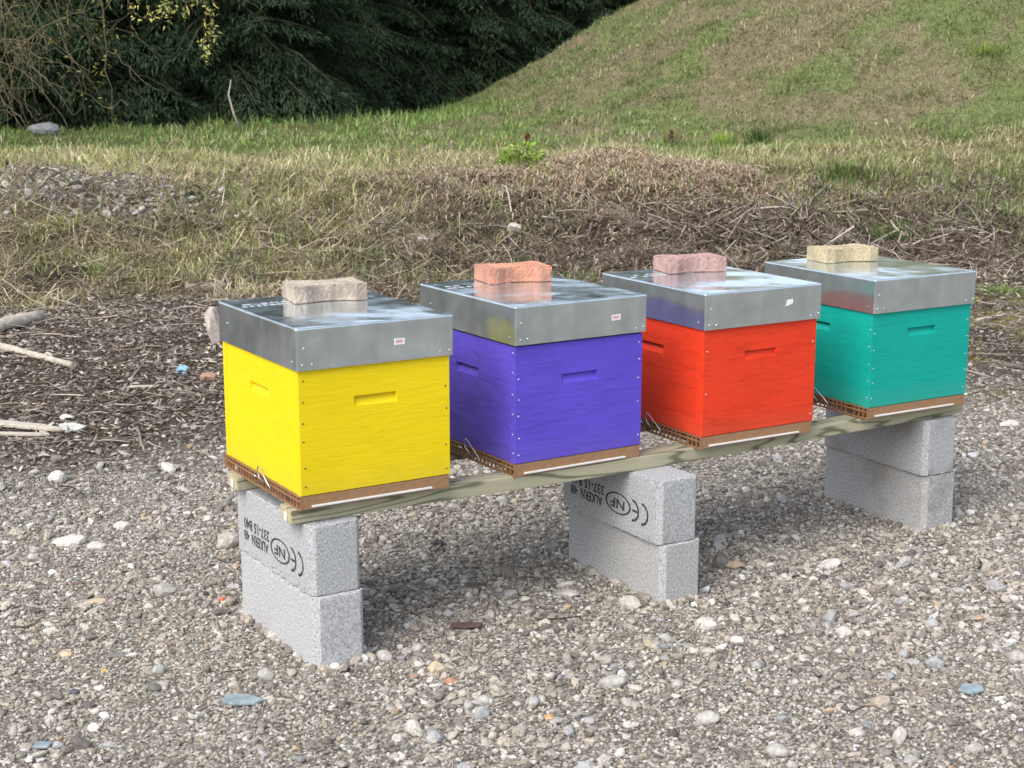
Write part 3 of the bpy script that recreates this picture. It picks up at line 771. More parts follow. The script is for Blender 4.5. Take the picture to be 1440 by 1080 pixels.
# ------------------------------------------------------------------ blades, twigs, chips (joined litter)
def blades(P, az, hgt, lean, wid, col):
    n = len(P); d = np.stack([np.cos(az), np.sin(az), np.zeros(n)], 1); sd_ = np.stack([-np.sin(az), np.cos(az), np.zeros(n)], 1)
    up = np.array([0, 0, 1.])
    c, s_ = np.cos(lean)[:, None], np.sin(lean)[:, None]; h = hgt[:, None]; w = wid[:, None]
    c2, s2 = np.cos(lean*1.6)[:, None], np.sin(lean*1.6)[:, None]
    b0 = P; b1_ = P+(d*s_+up*c)*h*.55; b2_ = b1_+(d*s2+up*c2)*h*.45
    V = np.stack([b0-sd_*w/2, b0+sd_*w/2, b1_+sd_*w*.42, b1_-sd_*w*.42, b2_], 1).reshape(-1, 3)
    k = np.arange(n)*5
    Q = np.stack([k, k+1, k+2, k+3], 1); T = np.stack([k+3, k+2, k+4], 1)
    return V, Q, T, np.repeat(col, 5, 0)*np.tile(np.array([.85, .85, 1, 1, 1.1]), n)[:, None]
def build_blades(name, parts, mat_, label, cat):
    Vs, Qs, Ts, Cs = [], [], [], []; off = 0
    for V, Q, T, C in parts:
        Vs.append(V); Qs.append(Q+off); Ts.append(T+off); Cs.append(C); off += len(V)
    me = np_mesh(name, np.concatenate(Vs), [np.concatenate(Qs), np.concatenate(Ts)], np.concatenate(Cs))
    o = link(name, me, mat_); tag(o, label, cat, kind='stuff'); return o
def pick(pal, n, w=None, j=.3):
    pal = np.array(pal, float); k = rng.choice(len(pal), n, p=None if w is None else np.array(w)/sum(w))
    return np.clip(pal[k]*(1-j+2*j*rng.random((n, 1))), 0, .8)
STRAW = [(.50, .43, .29), (.40, .335, .22), (.30, .245, .165), (.58, .52, .39), (.22, .175, .125)]
OLIVE = [(.30, .29, .13), (.24, .245, .095), (.37, .345, .19)]
GREEN = [(.15, .24, .065), (.20, .30, .09), (.115, .185, .052), (.27, .345, .125)]
def field(n, v0, v1, margin=1.12):
    u, v = sample_uv(n, v0, v1, margin)
    k = rng.random(n) > .85*np.exp(-((u+3.4)/.95)**4-((v-11.75)/.55)**4); u, v = u[k], v[k]; x, y = uv2xy(u, v); return u, v, np.stack([x, y, H(u, v)-.005], 1)
parts_dry, parts_green = [], []
# dead grass and stalks over the bank
u, v, P = field(150000, 9.2, 15.5); soil, bank, s = regions(u, v)
k = (rng.random(len(u)) < bank*(.95+.6*(fbm(u*2, v*2)-.3))*(1-.75*(1-sstep(s, .8, 2.2))*sstep(fbm(u*2.6+5, v*2.6), .46, .58))) ; u, v, P, s = u[k], v[k], P[k], s[k]; n = len(u)
cl = fbm(u*3.1+2, v*3.1+9)
kk = rng.random(n) > .85*np.exp(-((u-.9)/1.3)**4-((v-13.1)/.6)**4); u, v, P, s, cl = u[kk], v[kk], P[kk], s[kk], cl[kk]; n = len(u)
brown = sstep(u+.9*(fbm(u, v)-.5), -1.6, -.2)*(1-sstep(v, 13.2, 14.2))
c = np.where((rng.random(n) < brown*.72)[:, None], pick([(.19, .15, .12), (.13, .10, .08), (.265, .215, .17), (.095, .074, .058), (.40, .33, .275)], n), pick(STRAW+STRAW[:2]+OLIVE+OLIVE, n))
left_up = (u < -.8) & (s > 1.2)
c = np.where((left_up & (rng.random(n) < .40))[:, None], pick(OLIVE+GREEN[:1], n), c)
c = c*np.where(brown > .5, .62+.85*cl, .85+.85*cl)[:, None]
parts_dry.append(blades(P, rng.uniform(0, 6.28, n), rng.uniform(.05, .20, n)*np.where(brown > .5, .8, 1)*(.5+1.1*cl), np.clip(rng.normal(1.15, .30, n), .2, 1.5), rng.uniform(.004, .010, n), c))
# green tufts on the bank in patches
u, v, P = field(42000, 10.2, 15.4); soil, bank, s = regions(u, v)
pt = sstep(fbm(u*1.1+20, v*1.1+7), .50, .64)*np.where(u > 2, 1.0, .55)+.9*sstep(u, 1.6, 2.8)*sstep(fbm(u*2.2, v*2.2), .36, .52)*sstep(v, 11.3, 12.2)
k = rng.random(len(u)) < bank*pt; u, v, P = u[k], v[k], P[k]; n = len(u)
parts_green.append(blades(P, rng.uniform(0, 6.28, n), rng.uniform(.06, .16, n), np.clip(rng.normal(.55, .3, n), .05, 1.3), rng.uniform(.005, .009, n), pick(GREEN+OLIVE, n)))
# taller green turf below the trees and mound
u, v, P = field(110000, 13.4, 30.0); k = (hill_d(u, v) < .3) & (rng.random(len(u)) < sstep(v+1.2*(fbm(u*1.3, v*1.3)-.5), 13.4, 15.4)); u, v, P = u[k], v[k], P[k]; n = len(u)
yel = sstep(fbm(u*.9, v*.9+3), .45, .65)*(1-sstep(v, 17, 20))
c = np.where((rng.random(n) < .06+.28*yel)[:, None], pick([(.30, .29, .12), (.36, .32, .18), (.24, .26, .09)], n), pick(GREEN, n))
cl = fbm(u*3.7+40, v*3.7); c = c*(.85+.6*cl)[:, None]
dry = rng.random(n) < .55*sstep(fbm(u*2.3+11, v*1.5), .48, .62)*(1-sstep(v, 18.5, 21)); c = np.where(dry[:, None], pick(STRAW, n), c)
hh = rng.uniform(.04, .11, n)*(.45+1.2*cl)*(1+.8*sstep(v, 18, 21)*(u < 0))
parts_green.append(blades(P, rng.uniform(0, 6.28, n), hh, np.clip(rng.normal(.8, .38, n), .05, 1.45), rng.uniform(.007, .014, n), c))
# mound
n0 = 230000; u = rng.uniform(-2.2, 9.5, n0); v = rng.uniform(14.5, 27, n0); d = hill_d(u, v)
k = (d > -.2) & (np.abs(u) < .3315*v*1.12+.3); u, v = u[k], v[k]
x, y = uv2xy(u, v); P = np.stack([x, y, H(u, v)-.005], 1); n = len(u); d = hill_d(u, v)
gr = sstep(.28*fbm(u*1.2+3, v*1.2)+.72*fbm(u*3.3, v*3.3+8), .28, .58)*.72+.26+.45*(1-sstep(d, .5, 1.8))
c = np.where((rng.random(n) < gr)[:, None], pick([(.185, .225, .09), (.235, .265, .115), (.145, .18, .07), (.28, .28, .14)], n), pick([(.38, .32, .21), (.28, .23, .155), (.44, .38, .27), (.21, .17, .12)], n))
cl = fbm(u*4.5, v*4.5+60); c = c*(.74+.85*cl)[:, None]
bare = np.maximum(sstep(fbm(u*1.6+70, v*1.6), .55, .68), 1.3*np.exp(-((u-6.6)/1.0)**2-((v-20.3)/1.6)**2)); kk = rng.random(n) > .65*bare
P, c, cl, n = P[kk], c[kk], cl[kk], int(kk.sum())
parts_green.append(blades(P, rng.uniform(0, 6.28, n), rng.uniform(.03, .09, n)*(.5+1.1*cl), np.clip(rng.normal(.95, .38, n), .05, 1.45), rng.uniform(.006, .012, n), c))
# matted tussocks on the bank
for nt_, ur, vr, pal, ll in ((230, (-4.4, -.3), (9.9, 12.6), STRAW+OLIVE[:2], (.08, .19)), (90, (-.6, 3.6), (10.6, 12.4), [(.24, .19, .15), (.34, .28, .22), (.16, .13, .10)], (.08, .22)), (60, (1.2, 4.6), (12.2, 14.5), OLIVE+GREEN[:2], (.08, .2)), (190, (-.5, 8.0), (16.0, 25.5), [(.11, .16, .05), (.15, .20, .06), (.20, .17, .10), (.26, .30, .12)], (.06, .17))):
    cu_, cv_ = rng.uniform(*ur, nt_), rng.uniform(*vr, nt_); cs = rng.uniform(.7, 1.3, nt_); nb_ = 70
    idx = np.repeat(np.arange(nt_), nb_); n = len(idx); a = rng.uniform(0, 6.28, n); rr_ = .09*np.sqrt(rng.random(n))*cs[idx]
    cx_, cy_ = uv2xy(cu_, cv_); x = cx_[idx]+np.cos(a)*rr_; y = cy_[idx]+np.sin(a)*rr_; u, v = xy2uv(x, y)
    tint = pick(pal, nt_, None, .15)[idx]*rng.uniform(.65, 1.35, (n, 1))
    parts_dry.append(blades(np.stack([x, y, H(u, v)-.01], 1), a+rng.normal(0, .7, n), rng.uniform(*ll, n)*cs[idx], np.clip(rng.normal(1.1, .3, n), .2, 1.5), rng.uniform(.003, .007, n), np.clip(tint, 0, .8)))
# straw heap (reddish)
n = 17000; u = rng.normal(.85, 1.0, n); v = rng.normal(13.05, .6, n); x, y = uv2xy(u, v); P = np.stack([x, y, H(u, v)+rng.uniform(0, .03, n)], 1)
parts_dry.append(blades(P, rng.uniform(0, 6.28, n), rng.uniform(.08, .22, n), rng.uniform(1.1, 1.6, n), rng.uniform(.005, .010, n), pick([(.58, .44, .31), (.66, .53, .40), (.50, .36, .245), (.36, .25, .18), (.72, .61, .49)], n)))
# sparse dry stalks and moss among the soil
u, v, P = field(16000, 6.0, 10.5); soil, bank, s = regions(u, v); k = rng.random(len(u)) < soil*(1-bank)*.9; u, v, P = u[k], v[k], P[k]; n = len(u)
parts_dry.append(blades(P+np.array([0, 0, .008]), rng.uniform(0, 6.28, n), rng.uniform(.03, .13, n), rng.uniform(1.2, 1.62, n), rng.uniform(.003, .007, n), pick([(.30, .25, .19), (.20, .165, .125), (.13, .105, .08), (.40, .35, .28)], n)))
u, v, P = field(34000, 6.6, 11.2); soil, bank, s = regions(u, v); k = (u > 1.5) & (rng.random(len(u)) < soil*sstep(fbm(u*3, v*3), .34, .54)); u, v, P = u[k], v[k], P[k]; n = len(u)
parts_green.append(blades(P, rng.uniform(0, 6.28, n), rng.uniform(.02, .06, n), rng.uniform(.3, 1.4, n), rng.uniform(.004, .007, n), pick([(.24, .20, .06), (.18, .19, .06), (.14, .16, .05)], n)))
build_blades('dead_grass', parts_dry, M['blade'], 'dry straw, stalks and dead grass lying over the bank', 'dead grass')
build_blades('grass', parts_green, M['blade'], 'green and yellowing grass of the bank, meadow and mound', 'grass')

def twigs(P, az, L, r, pitch, bend, col):
    """three-sided bent sticks: 4 stations"""
    n = len(P); d = np.stack([np.cos(az)*np.cos(pitch), np.sin(az)*np.cos(pitch), np.sin(pitch)], 1)
    sd_ = np.stack([-np.sin(az), np.cos(az), np.zeros(n)], 1); up = np.cross(d, sd_)
    V = []
    for j, t in enumerate((-.5, -.17, .17, .5)):
        off = (1-4*t*t)*bend[:, None]*L[:, None]
        c = P+d*(t*L)[:, None]+sd_*off+up*off*.4; rr_ = (r*(1.15-.5*(t+.5)))[:, None]
        for a in (0, 2.094, 4.189): V.append(c+(sd_*math.cos(a)+up*math.sin(a))*rr_)
    V = np.stack(V, 1).reshape(-1, 3); base = np.arange(n)*12; F = []
    for j in range(3):
        for q in range(3): F.append(np.stack([base+j*3+q, base+j*3+(q+1) % 3, base+j*3+3+(q+1) % 3, base+j*3+3+q], 1))
    return V, np.concatenate(F), np.repeat(col, 12, 0)
Vs, Fs, Cs, off = [], [], [], 0
def addtw(n, u, v, L0, L1, r0, r1, pit, pal, lift=.01):
    global off
    x, y = uv2xy(u, v); L = rng.uniform(L0, L1, n)*rng.uniform(.5, 1, n); p_ = rng.normal(0, pit, n)
    P = np.stack([x, y, H(u, v)+lift+np.abs(np.sin(p_))*L*.35], 1)
    V, F, C = twigs(P, rng.uniform(0, 6.28, n), L, rng.uniform(r0, r1, n), p_, rng.normal(0, .10, n), pick(pal, n))
    Vs.append(V); Fs.append(F+off); Cs.append(C); off += len(V)
TW = [(.185, .150, .12), (.13, .10, .08), (.25, .21, .17), (.085, .067, .053), (.40, .345, .295)]
u, v, _ = field(3600, 6.0, 10.3); soil, bank, s = regions(u, v); k = rng.random(len(u)) < soil*(1-.5*bank); addtw(k.sum(), u[k], v[k], .05, .28, .0018, .005, .10, TW)
u, v, _ = field(12000, 9.6, 13.0); soil, bank, s = regions(u, v); k = rng.random(len(u)) < bank*sstep(u, -1.5, 0.2)*(1-.9*np.exp(-((u-.9)/1.3)**4-((v-13.1)/.65)**4)); addtw(k.sum(), u[k], v[k], .05, .24, .0012, .0035, .40, TW, .02)
n = 2600; addtw(n, rng.normal(2.3, .7, n), rng.normal(11.9, .3, n), .06, .30, .0018, .006, .42, TW, .04)
n = 900; addtw(n, rng.normal(-3.4, .7, n), rng.normal(11.8, .4, n), .05, .25, .002, .006, .3, TW+[(.40, .35, .29)], .02)
n = 260; addtw(n, rng.normal(2.2, .75, n), rng.normal(11.75, .28, n), .2, .52, .003, .010, .30, [(.16, .125, .10), (.11, .085, .068), (.30, .25, .21), (.42, .37, .32)], .05)
u, v, _ = field(5200, 9.3, 11.6); soil, bank, s = regions(u, v); k = (u < 0) & (rng.random(len(u)) < bank); addtw(k.sum(), u[k], v[k], .06, .35, .0015, .0045, .40, TW+STRAW[:3], .03)
n = 130; addtw(n, rng.uniform(-.5, 1.6, n), rng.normal(11.6, .7, n), .10, .45, .003, .007, .35, TW, .04)
u, v, _ = field(160, 3.0, 6.5); addtw(len(u), u, v, .04, .16, .0015, .0032, .05, TW, .012)
me = np_mesh('twigs', np.concatenate(Vs), [np.concatenate(Fs)], np.concatenate(Cs))
tag(link('twig_litter', me, M['litter']), 'dead twigs and brushwood scattered over soil and bank', 'twigs', kind='stuff')
# wood chips / bark flakes
def chips(u, v, s0, s1, pal, lift=.006):
    n = len(u); x, y = uv2xy(u, v); c = np.stack([x, y, H(u, v)+lift], 1)
    az = rng.uniform(0, 6.28, n); tl = rng.normal(0, .3, n); l = rng.uniform(s0, s1, n); w = l*rng.uniform(.18, .5, n); h = rng.uniform(.002, .006, n)
    d = np.stack([np.cos(az)*np.cos(tl), np.sin(az)*np.cos(tl), np.sin(tl)], 1); sd_ = np.stack([-np.sin(az), np.cos(az), rng.normal(0, .25, n)], 1); up = np.cross(d, sd_)
    V = []
    for k_, (a, b, e) in enumerate([(-1, -1, 0), (1, -.6, 0), (.8, 1, 0), (-.9, .7, 0), (-1, -1, 1), (1, -.6, 1), (.8, 1, 1), (-.9, .7, 1)]):
        V.append(c+d*(a*l/2)[:, None]+sd_*(b*w/2)[:, None]+up*(e*h)[:, None])
    V = np.stack(V, 1).reshape(-1, 3); b_ = np.arange(n)*8
    F = [np.stack([b_+i_ for i_ in q], 1) for q in ((0, 3, 2, 1), (4, 5, 6, 7), (0, 1, 5, 4), (1, 2, 6, 5), (2, 3, 7, 6), (3, 0, 4, 7))]
    return V, np.concatenate(F), np.repeat(pick(pal, n), 8, 0)
CH = [(.27, .225, .18), (.18, .145, .115), (.40, .345, .285), (.12, .097, .077), (.52, .46, .39)]
u, v, _ = field(15000, 5.6, 10.8); soil, bank, s = regions(u, v); k = rng.random(len(u)) < .72*soil**1.5*(1-.6*bank)*(1-.8*sstep(u, 1.3, 2.0)); A = chips(u[k], v[k], .012, .05, CH)
u, v, _ = field(17000, 10.0, 13.6); k = rng.random(len(u)) < sstep(u, -1.2, .4)*(1-.9*np.exp(-((u-.9)/1.3)**4-((v-13.1)/.65)**4)); B = chips(u[k], v[k], .015, .06, CH+CH[:2]+[(.14, .11, .09)], .015)
me = np_mesh('chips', np.concatenate([A[0], B[0]]), [np.concatenate([A[1], B[1]+len(A[0])])], np.concatenate([A[2], B[2]]))
tag(link('bark_litter', me, M['litter']), 'brown bark flakes and wood chips on the dark soil', 'wood chips', kind='stuff')

# ------------------------------------------------------------------ conifers
def conifer(seed, Ht=8.5, R0=1.9):
    rr = np.random.default_rng(seed)
    bm = bmesh.new(); add_tube(bm, [(0, 0, -.2), (.03, .02, 1.5), (-.02, .04, 4), (0, 0, Ht*.97)], [.17, .14, .09, .015], 8)
    LV, LC = [], []
    z = .15; nb = 0
    while z < Ht*.98:
        low = z < 3.4
        m = 7 if low else 5
        for k in range(m):
            az = rr.uniform(0, 6.28); zz = z+rr.uniform(-.1, .1)
            L = max(.25, (R0*(1-zz/Ht)**.55)*rr.uniform(.65, 1.15)) if zz > .5 else R0*rr.uniform(.5, .95)
            d = np.array([math.cos(az), math.sin(az), 0]); rise = rr.uniform(.05, .35); droop = rr.uniform(.25, .6)
            pts = [np.array([0, 0, zz])+d*(L*t)+np.array([0, 0, 1])*(rise*L*t-droop*L*t*t) for t in (0, .35, .7, 1)]
            add_tube(bm, pts, [.022, .015, .009, .003], 4, False)
            nl = int(L*(290 if low else 60)); t = rr.uniform(.18, 1.05, nl)
            base = np.array([0, 0, zz])+d*(L*t)[:, None]+np.array([0, 0, 1])*(rise*L*t-droop*L*t*t)[:, None]
            sd_ = np.array([-d[1], d[0], 0]); spread = (.10+.34*L*(1-.55*t))*rr.uniform(-1, 1, nl)
            base = base+sd_*spread[:, None]*.75+np.array([0, 0, 1])*(-.25*np.abs(spread)-rr.uniform(0, .10, nl))[:, None]
            dirv = d*rr.uniform(.2, 1, nl)[:, None]+sd_*(np.sign(spread)*rr.uniform(.1, 1, nl))[:, None]+np.array([0, 0, 1])*rr.uniform(-.75, .15, nl)[:, None]
            dirv /= np.linalg.norm(dirv, axis=1)[:, None]
            ln = rr.uniform(.05, .13, nl)*(1 if low else 2.2); w = ln*rr.uniform(.13, .26, nl)*(1 if low else 1.6)
            wv = np.cross(dirv, np.array([0, 0, 1])+rr.normal(0, .45, (nl, 3))); wv /= np.linalg.norm(wv, axis=1)[:, None]+1e-6
            V = np.stack([base, base+dirv*(ln*.45)[:, None]+wv*(w/2)[:, None], base+dirv*ln[:, None]-np.array([0, 0, .25])*ln[:, None], base+dirv*(ln*.45)[:, None]-wv*(w/2)[:, None]], 1)
            LV.append(V.reshape(-1, 3))
            tone = rr.uniform(.7, 1.25)
            cc = np.array([.034, .060, .032])*tone*rr.uniform(.75, 1.35, (nl, 1))+np.array([.006, .006, 0])*rr.random((nl, 1))
            LC.append(np.repeat(cc, 4, 0))
        z += .155 if low else .34
    V = np.concatenate(LV); n = len(V)//4; b_ = np.arange(n)*4
    crown = np_mesh('crown', V, [np.stack([b_, b_+1, b_+2, b_+3], 1)], np.concatenate(LC)); crown.materials.append(M['needle'])
    tm = bm_mesh(bm); tm.materials.append(M['bark'])
    return tm, crown
protos = [conifer(1, 5.8, 2.0), conifer(2, 6.6, 2.2), conifer(3, 5.0, 1.9)]
TREES = [(20, 20.6, 0, 1), (110, 20.6, 1, .92), (215, 21.6, 2, 1.05), (318, 21.4, 0, .95), (395, 23.2, 1, .80), (470, 26.4, 2, .95), (550, 28.4, 0, 1.0), (640, 29.0, 1, .95), (730, 29.8, 2, 1.0), (835, 30.6, 0, 1.0), (930, 31.8, 1, .95),
         (60, 24.5, 2, 1.1), (160, 25, 0, 1.1), (262, 25.2, 1, 1.05), (355, 26, 2, 1.1), (450, 30.5, 0, 1.1), (535, 32, 1, 1.0), (620, 33, 2, 1.2), (705, 34, 0, 1.1), (-70, 21, 1, 1.0), (-190, 19.5, 0, 1.0), (-330, 18.5, 2, 1.1), (-560, 18, 1, 1.0)]
ordn = ['leftmost', 'second', 'third', 'fourth', 'fifth', 'sixth', 'seventh', 'eighth', 'ninth', 'tenth', 'eleventh', 'twelfth']
for k, (px, v, pi_, sc) in enumerate(TREES):
    u = (px-720)/FPX*v; x, y = uv2xy(u, v)
    root = empty('conifer_tree', (x, y, float(H(u, v))-.05), k*1.9); root.scale = (sc, sc, sc)
    if k < 11: lab = 'dark green conifer in the front row of the tree belt, %s from the left' % (ordn[k] if k else 'first')
    elif k < 19: lab = 'shaded dark conifer behind the front row of trees, %s from the left' % (ordn[k-11] if k > 11 else 'first')
    else: lab = 'dark conifer beyond the left edge, %s outwards from the view' % (ordn[k-19] if k > 19 else 'first')
    tag(root, lab, 'tree', 'conifers of the dark tree belt' if k < 11 else ('conifers behind the front row' if k < 19 else 'conifers beyond the left edge'))
    link('trunk', protos[pi_][0], None, root); link('crown', protos[pi_][1], None, root)

# ------------------------------------------------------------------ willow at the left edge
def P3(px, py, v):
    d = _f+(px-720)/FPX*cam_r-(py-540)/FPX*cam_u
    vv = d[0]*math.sin(YAW)+d[1]*math.cos(YAW); return Vector(CAM+d*(v/vv))
def leaf_cards(pts, dirs, ln, wd, cols):
    n = len(pts); dirs = dirs/np.linalg.norm(dirs, axis=1)[:, None]
    wv = np.cross(dirs, rng.normal(0, 1, (n, 3))); wv /= np.linalg.norm(wv, axis=1)[:, None]
    nn = np.cross(dirs, wv)*(ln*.12)[:, None]
    V = np.stack([pts, pts+dirs*(ln*.4)[:, None]+wv*(wd/2)[:, None]+nn, pts+dirs*ln[:, None], pts+dirs*(ln*.4)[:, None]-wv*(wd/2)[:, None]+nn], 1).reshape(-1, 3)
    b_ = np.arange(n)*4; return V, np.stack([b_, b_+1, b_+2, b_+3], 1), np.repeat(cols, 4, 0)
wr = random.Random(31)
base = at(-120, 205); WV = float(xy2uv(base.x, base.y)[1])
wroot = empty('willow_tree', base)
tag(wroot, 'bare arching willow with thin tangled branches at the left edge', 'tree')
bm = bmesh.new(); LP, LD = [], []
def local(p): return p-base
def curve_pts(a, b, sagv, n=7, wob=.03):
    out = []
    for k in range(n):
        t = k/(n-1); q = a.lerp(b, t)+Vector((0, 0, sagv*4*t*(1-t)))
        if 0 < k < n-1: q += Vector((wr.uniform(-1, 1), wr.uniform(-1, 1), wr.uniform(-1, 1)))*wob
        out.append(q)
    return out
stems = []
for k in range(6):
    top = P3(wr.uniform(-120, 190), wr.uniform(-330, -60), WV+wr.uniform(-1.2, 1.2))
    c = curve_pts(base+Vector((wr.uniform(-.25, .25), wr.uniform(-.25, .25), -.05)), top, .05, 8, .05); stems.append(c)
    add_tube(bm, [local(q) for q in c], [.055-.006*j for j in range(8)], 6)
trunk_me = bm_mesh(bm); link('trunk', trunk_me, M['bark_pale'], wroot)
bm = bmesh.new()
def branch(a, b, r, sagv, n=7, wob=.03, sub=0):
    c = curve_pts(a, b, sagv, n, wob); add_tube(bm, [local(q) for q in c], [r*(1-.8*j/(n-1))+.0012 for j in range(n)], 4, False)
    for j in range(sub):
        s_ = wr.choice(c[1:]); e = s_+Vector((wr.uniform(-.45, .45), wr.uniform(-.45, .45), wr.uniform(-.45, .25)))
        branch(s_, e, r*.45, wr.uniform(-.08, .08), 5, .02)
    return c
spec = [((10, 75), (138, 6), .016, .03), ((-20, 66), (70, 72), .012, .10), ((20, 75), (100, 98), .010, .05), ((0, 5), (60, 95), .010, -.08), ((60, -20), (20, 140), .009, .10), ((100, 30), (140, 65), .010, .0),
        ((140, -10), (158, 178), .013, .0), ((150, 70), (192, 115), .008, .06), ((20, 80), (16, 165), .010, .0), ((30, 120), (52, 172), .006, .0), ((0, 100), (10, 180), .010, .04), ((110, -10), (128, 62), .008, .0),
        ((232, -30), (238, 22), .006, .0), ((196, -6), (290, 6), .006, .03), ((280, -30), (300, 44), .005, .0), ((288, 2), (288, 80), .0045, .0), ((345, 0), (385, 28), .005, .01), ((180, -10), (187, 42), .005, .0), ((206, -20), (211, 32), .004, .0), ((100, -20), (95, 62), .006, .0), ((256, -20), (262, 24), .004, .0), ((120, -20), (124, 110), .006, .0), ((-30, 60), (30, 190), .012, .1), ((-20, 90), (45, 185), .01, .1), ((-20, 120), (40, 195), .008, .06)]
for (a, b, r, sg) in spec:
    branch(P3(*a, WV+wr.uniform(-.4, .2)), P3(*b, WV+wr.uniform(-.4, .2)), r*.75, sg, 8, .03, 5 if r > .008 else 1)
for k in range(42):
    st = wr.choice(wr.choice(stems)[1:])
    px, py = wr.gauss(45, 55), wr.uniform(0, 175)
    if px > 170: continue
    e = P3(px, py, WV+wr.uniform(-.8, .8)); branch(st.lerp(e, wr.uniform(.2, .7)), e, wr.uniform(.003, .007), wr.uniform(-.1, .35), 7, .05, 1)
# overhead limb the hanging twigs come from
for a, b in (((60, -160), (420, -40)), ((150, -60), (300, -20))): branch(P3(*a, WV), P3(*b, WV), .02, .1, 8, .03, 2)
link('branches', bm_mesh(bm), M['bark_pale'], wroot)['kind'] = 'stuff'
pts, drs, cls = [], [], []
for (px, py, sx, sy, n) in [(234, 10, 7, 11, 46), (296, 25, 6, 16, 40), (288, 65, 4, 11, 34), (300, 42, 5, 5, 10), (220, 22, 4, 7, 8), (150, 25, 8, 20, 18), (145, 65, 5, 40, 30), (158, 165, 3, 10, 10), (135, 95, 6, 7, 10), (155, 75, 7, 6, 10), (70, 90, 50, 50, 60), (10, 20, 14, 20, 40), (187, 25, 4, 14, 16), (210, 14, 4, 12, 14), (96, 30, 5, 20, 16), (262, 12, 4, 8, 12), (124, 60, 5, 30, 22), (190, 2, 5, 6, 8), (270, 0, 5, 5, 8), (40, 30, 40, 30, 40)]:
    for k in range(n):
        q = local(P3(wr.gauss(px, sx), wr.gauss(py, sy), WV+wr.uniform(-.3, .1))); pts.append(q); drs.append((wr.gauss(0, .6), wr.gauss(0, .6), wr.uniform(-1, .3)))
        cls.append(random.choice([(.55, .52, .14), (.45, .47, .12), (.62, .56, .22)]) if px > 170 else random.choice([(.20, .20, .06), (.15, .16, .05), (.26, .25, .09)]))
n = len(pts); V, F, C = leaf_cards(np.array(pts), np.array(drs), rng.uniform(.035, .085, n), rng.uniform(.012, .024, n), np.array(cls))
lm = np_mesh('leaves', V, [F], C); link('leaves', lm, M['leaf'], wroot)['kind'] = 'stuff'

# ------------------------------------------------------------------ small plants on the bank
def leafy_clump(name, pos, rad, hgt, n, pal, ln, label, cat):
    root = empty(name, pos); tag(root, label, cat)
    a = rng.uniform(0, 6.28, n); rr_ = rad*np.sqrt(rng.random(n)); hh = hgt*rng.random(n)*(1-.5*(rr_/rad)**2)
    P = np.stack([np.cos(a)*rr_, np.sin(a)*rr_, hh], 1); D = np.stack([np.cos(a), np.sin(a), rng.uniform(-.2, 1.0, n)], 1)
    l_ = rng.uniform(*ln, n); V, F, C = leaf_cards(P, D, l_, l_*.55, pick(pal, n)); link('foliage', np_mesh('foliage', V, [F], C), M['leaf'], root)
    b = bmesh.new()
    for k in range(9):
        aa = k*.7; add_tube(b, [(0, 0, -.02), (math.cos(aa)*rad*.3, math.sin(aa)*rad*.3, hgt*.4), (math.cos(aa)*rad*.7, math.sin(aa)*rad*.7, hgt*.75)], [.004, .003, .002], 4, False)
    link('stems', bm_mesh(b), M['bark_pale'], root); return root
LG = [(.30, .42, .07), (.23, .36, .06), (.36, .45, .11), (.17, .27, .05)]
leafy_clump('leafy_plant', at(735, 241), .20, .25, 620, LG, (.03, .06), 'bright light green leafy plant on the reddish straw heap', 'plant')
leafy_clump('leafy_plant', at(762, 244), .10, .07, 140, LG, (.02, .045), 'small low green plant beside the bright leafy plant', 'plant')
def dock(px, py, hgt, lab, col):
    p = at(px, py); root = empty('seed_stalk', p); tag(root, lab, 'plant'); b = bmesh.new()
    add_tube(b, [(0, 0, -.02), (.01, 0, hgt*.5), (.0, .01, hgt)], [.006, .005, .003], 5); link('stem', bm_mesh(b), M['bark'], root)
    n = 130; z = rng.uniform(.45*hgt, hgt*1.02, n); P = np.stack([rng.normal(0, .014, n), rng.normal(0, .014, n), z], 1)
    V, F, C = leaf_cards(P, rng.normal(0, 1, (n, 3)), rng.uniform(.012, .03, n), rng.uniform(.01, .018, n), pick([col], n, None, .4)); link('seed_head', np_mesh('seeds', V, [F], C), M['leaf'], root)
dock(741, 212, .17, 'rusty brown dried seed stalk behind the bright leafy plant', (.17, .075, .045))
dock(944, 212, .20, 'dark dried stalk at the right end of the straw heap', (.13, .10, .06))
def tuft(px, py, n, rad, hgt, pal, lab, name='grass_tuft', kind=None):
    p = at(px, py); a = rng.uniform(0, 6.28, n); r_ = rad*rng.random(n)
    P = np.stack([np.cos(a)*r_, np.sin(a)*r_, np.full(n, -.01)], 1)
    V, Q, T, C = blades(P, a+rng.normal(0, .6, n), rng.uniform(.5, 1, n)*hgt, np.clip(rng.normal(.5, .3, n), .05, 1.3), rng.uniform(.005, .009, n), pick(pal, n))
    o = link(name, np_mesh(name, V, [Q, T], C), M['blade'], None, p); tag(o, lab, 'grass tuft', None, kind)
tuft(1015, 205, 160, .20, .22, LG, 'bright yellow-green tuft where the mound meets the straw heap')
tuft(1068, 200, 120, .14, .26, [(.05, .10, .035), (.07, .13, .04)], 'dark blue-green tuft at the foot of the mound')
tuft(1190, 248, 520, .62, .20, [(.06, .115, .03), (.08, .15, .035), (.11, .18, .05)], 'wide dark green patch behind the brushwood heap', 'grass_patch', 'stuff')
tuft(945, 200, 90, .12, .28, OLIVE, 'tall olive tuft beside the dark dried stalk')
tuft(645, 325, 90, .14, .12, GREEN, 'small green tuft on the brown bank behind the purple hive')
tuft(690, 272, 60, .10, .10, GREEN, 'tiny green tuft below the bright leafy plant')
tuft(1262, 330, 300, .30, .16, GREEN, 'green tuft just behind the green hive roof')
tuft(1410, 415, 120, .16, .12, GREEN, 'green tuft at the right edge beside the green hive')
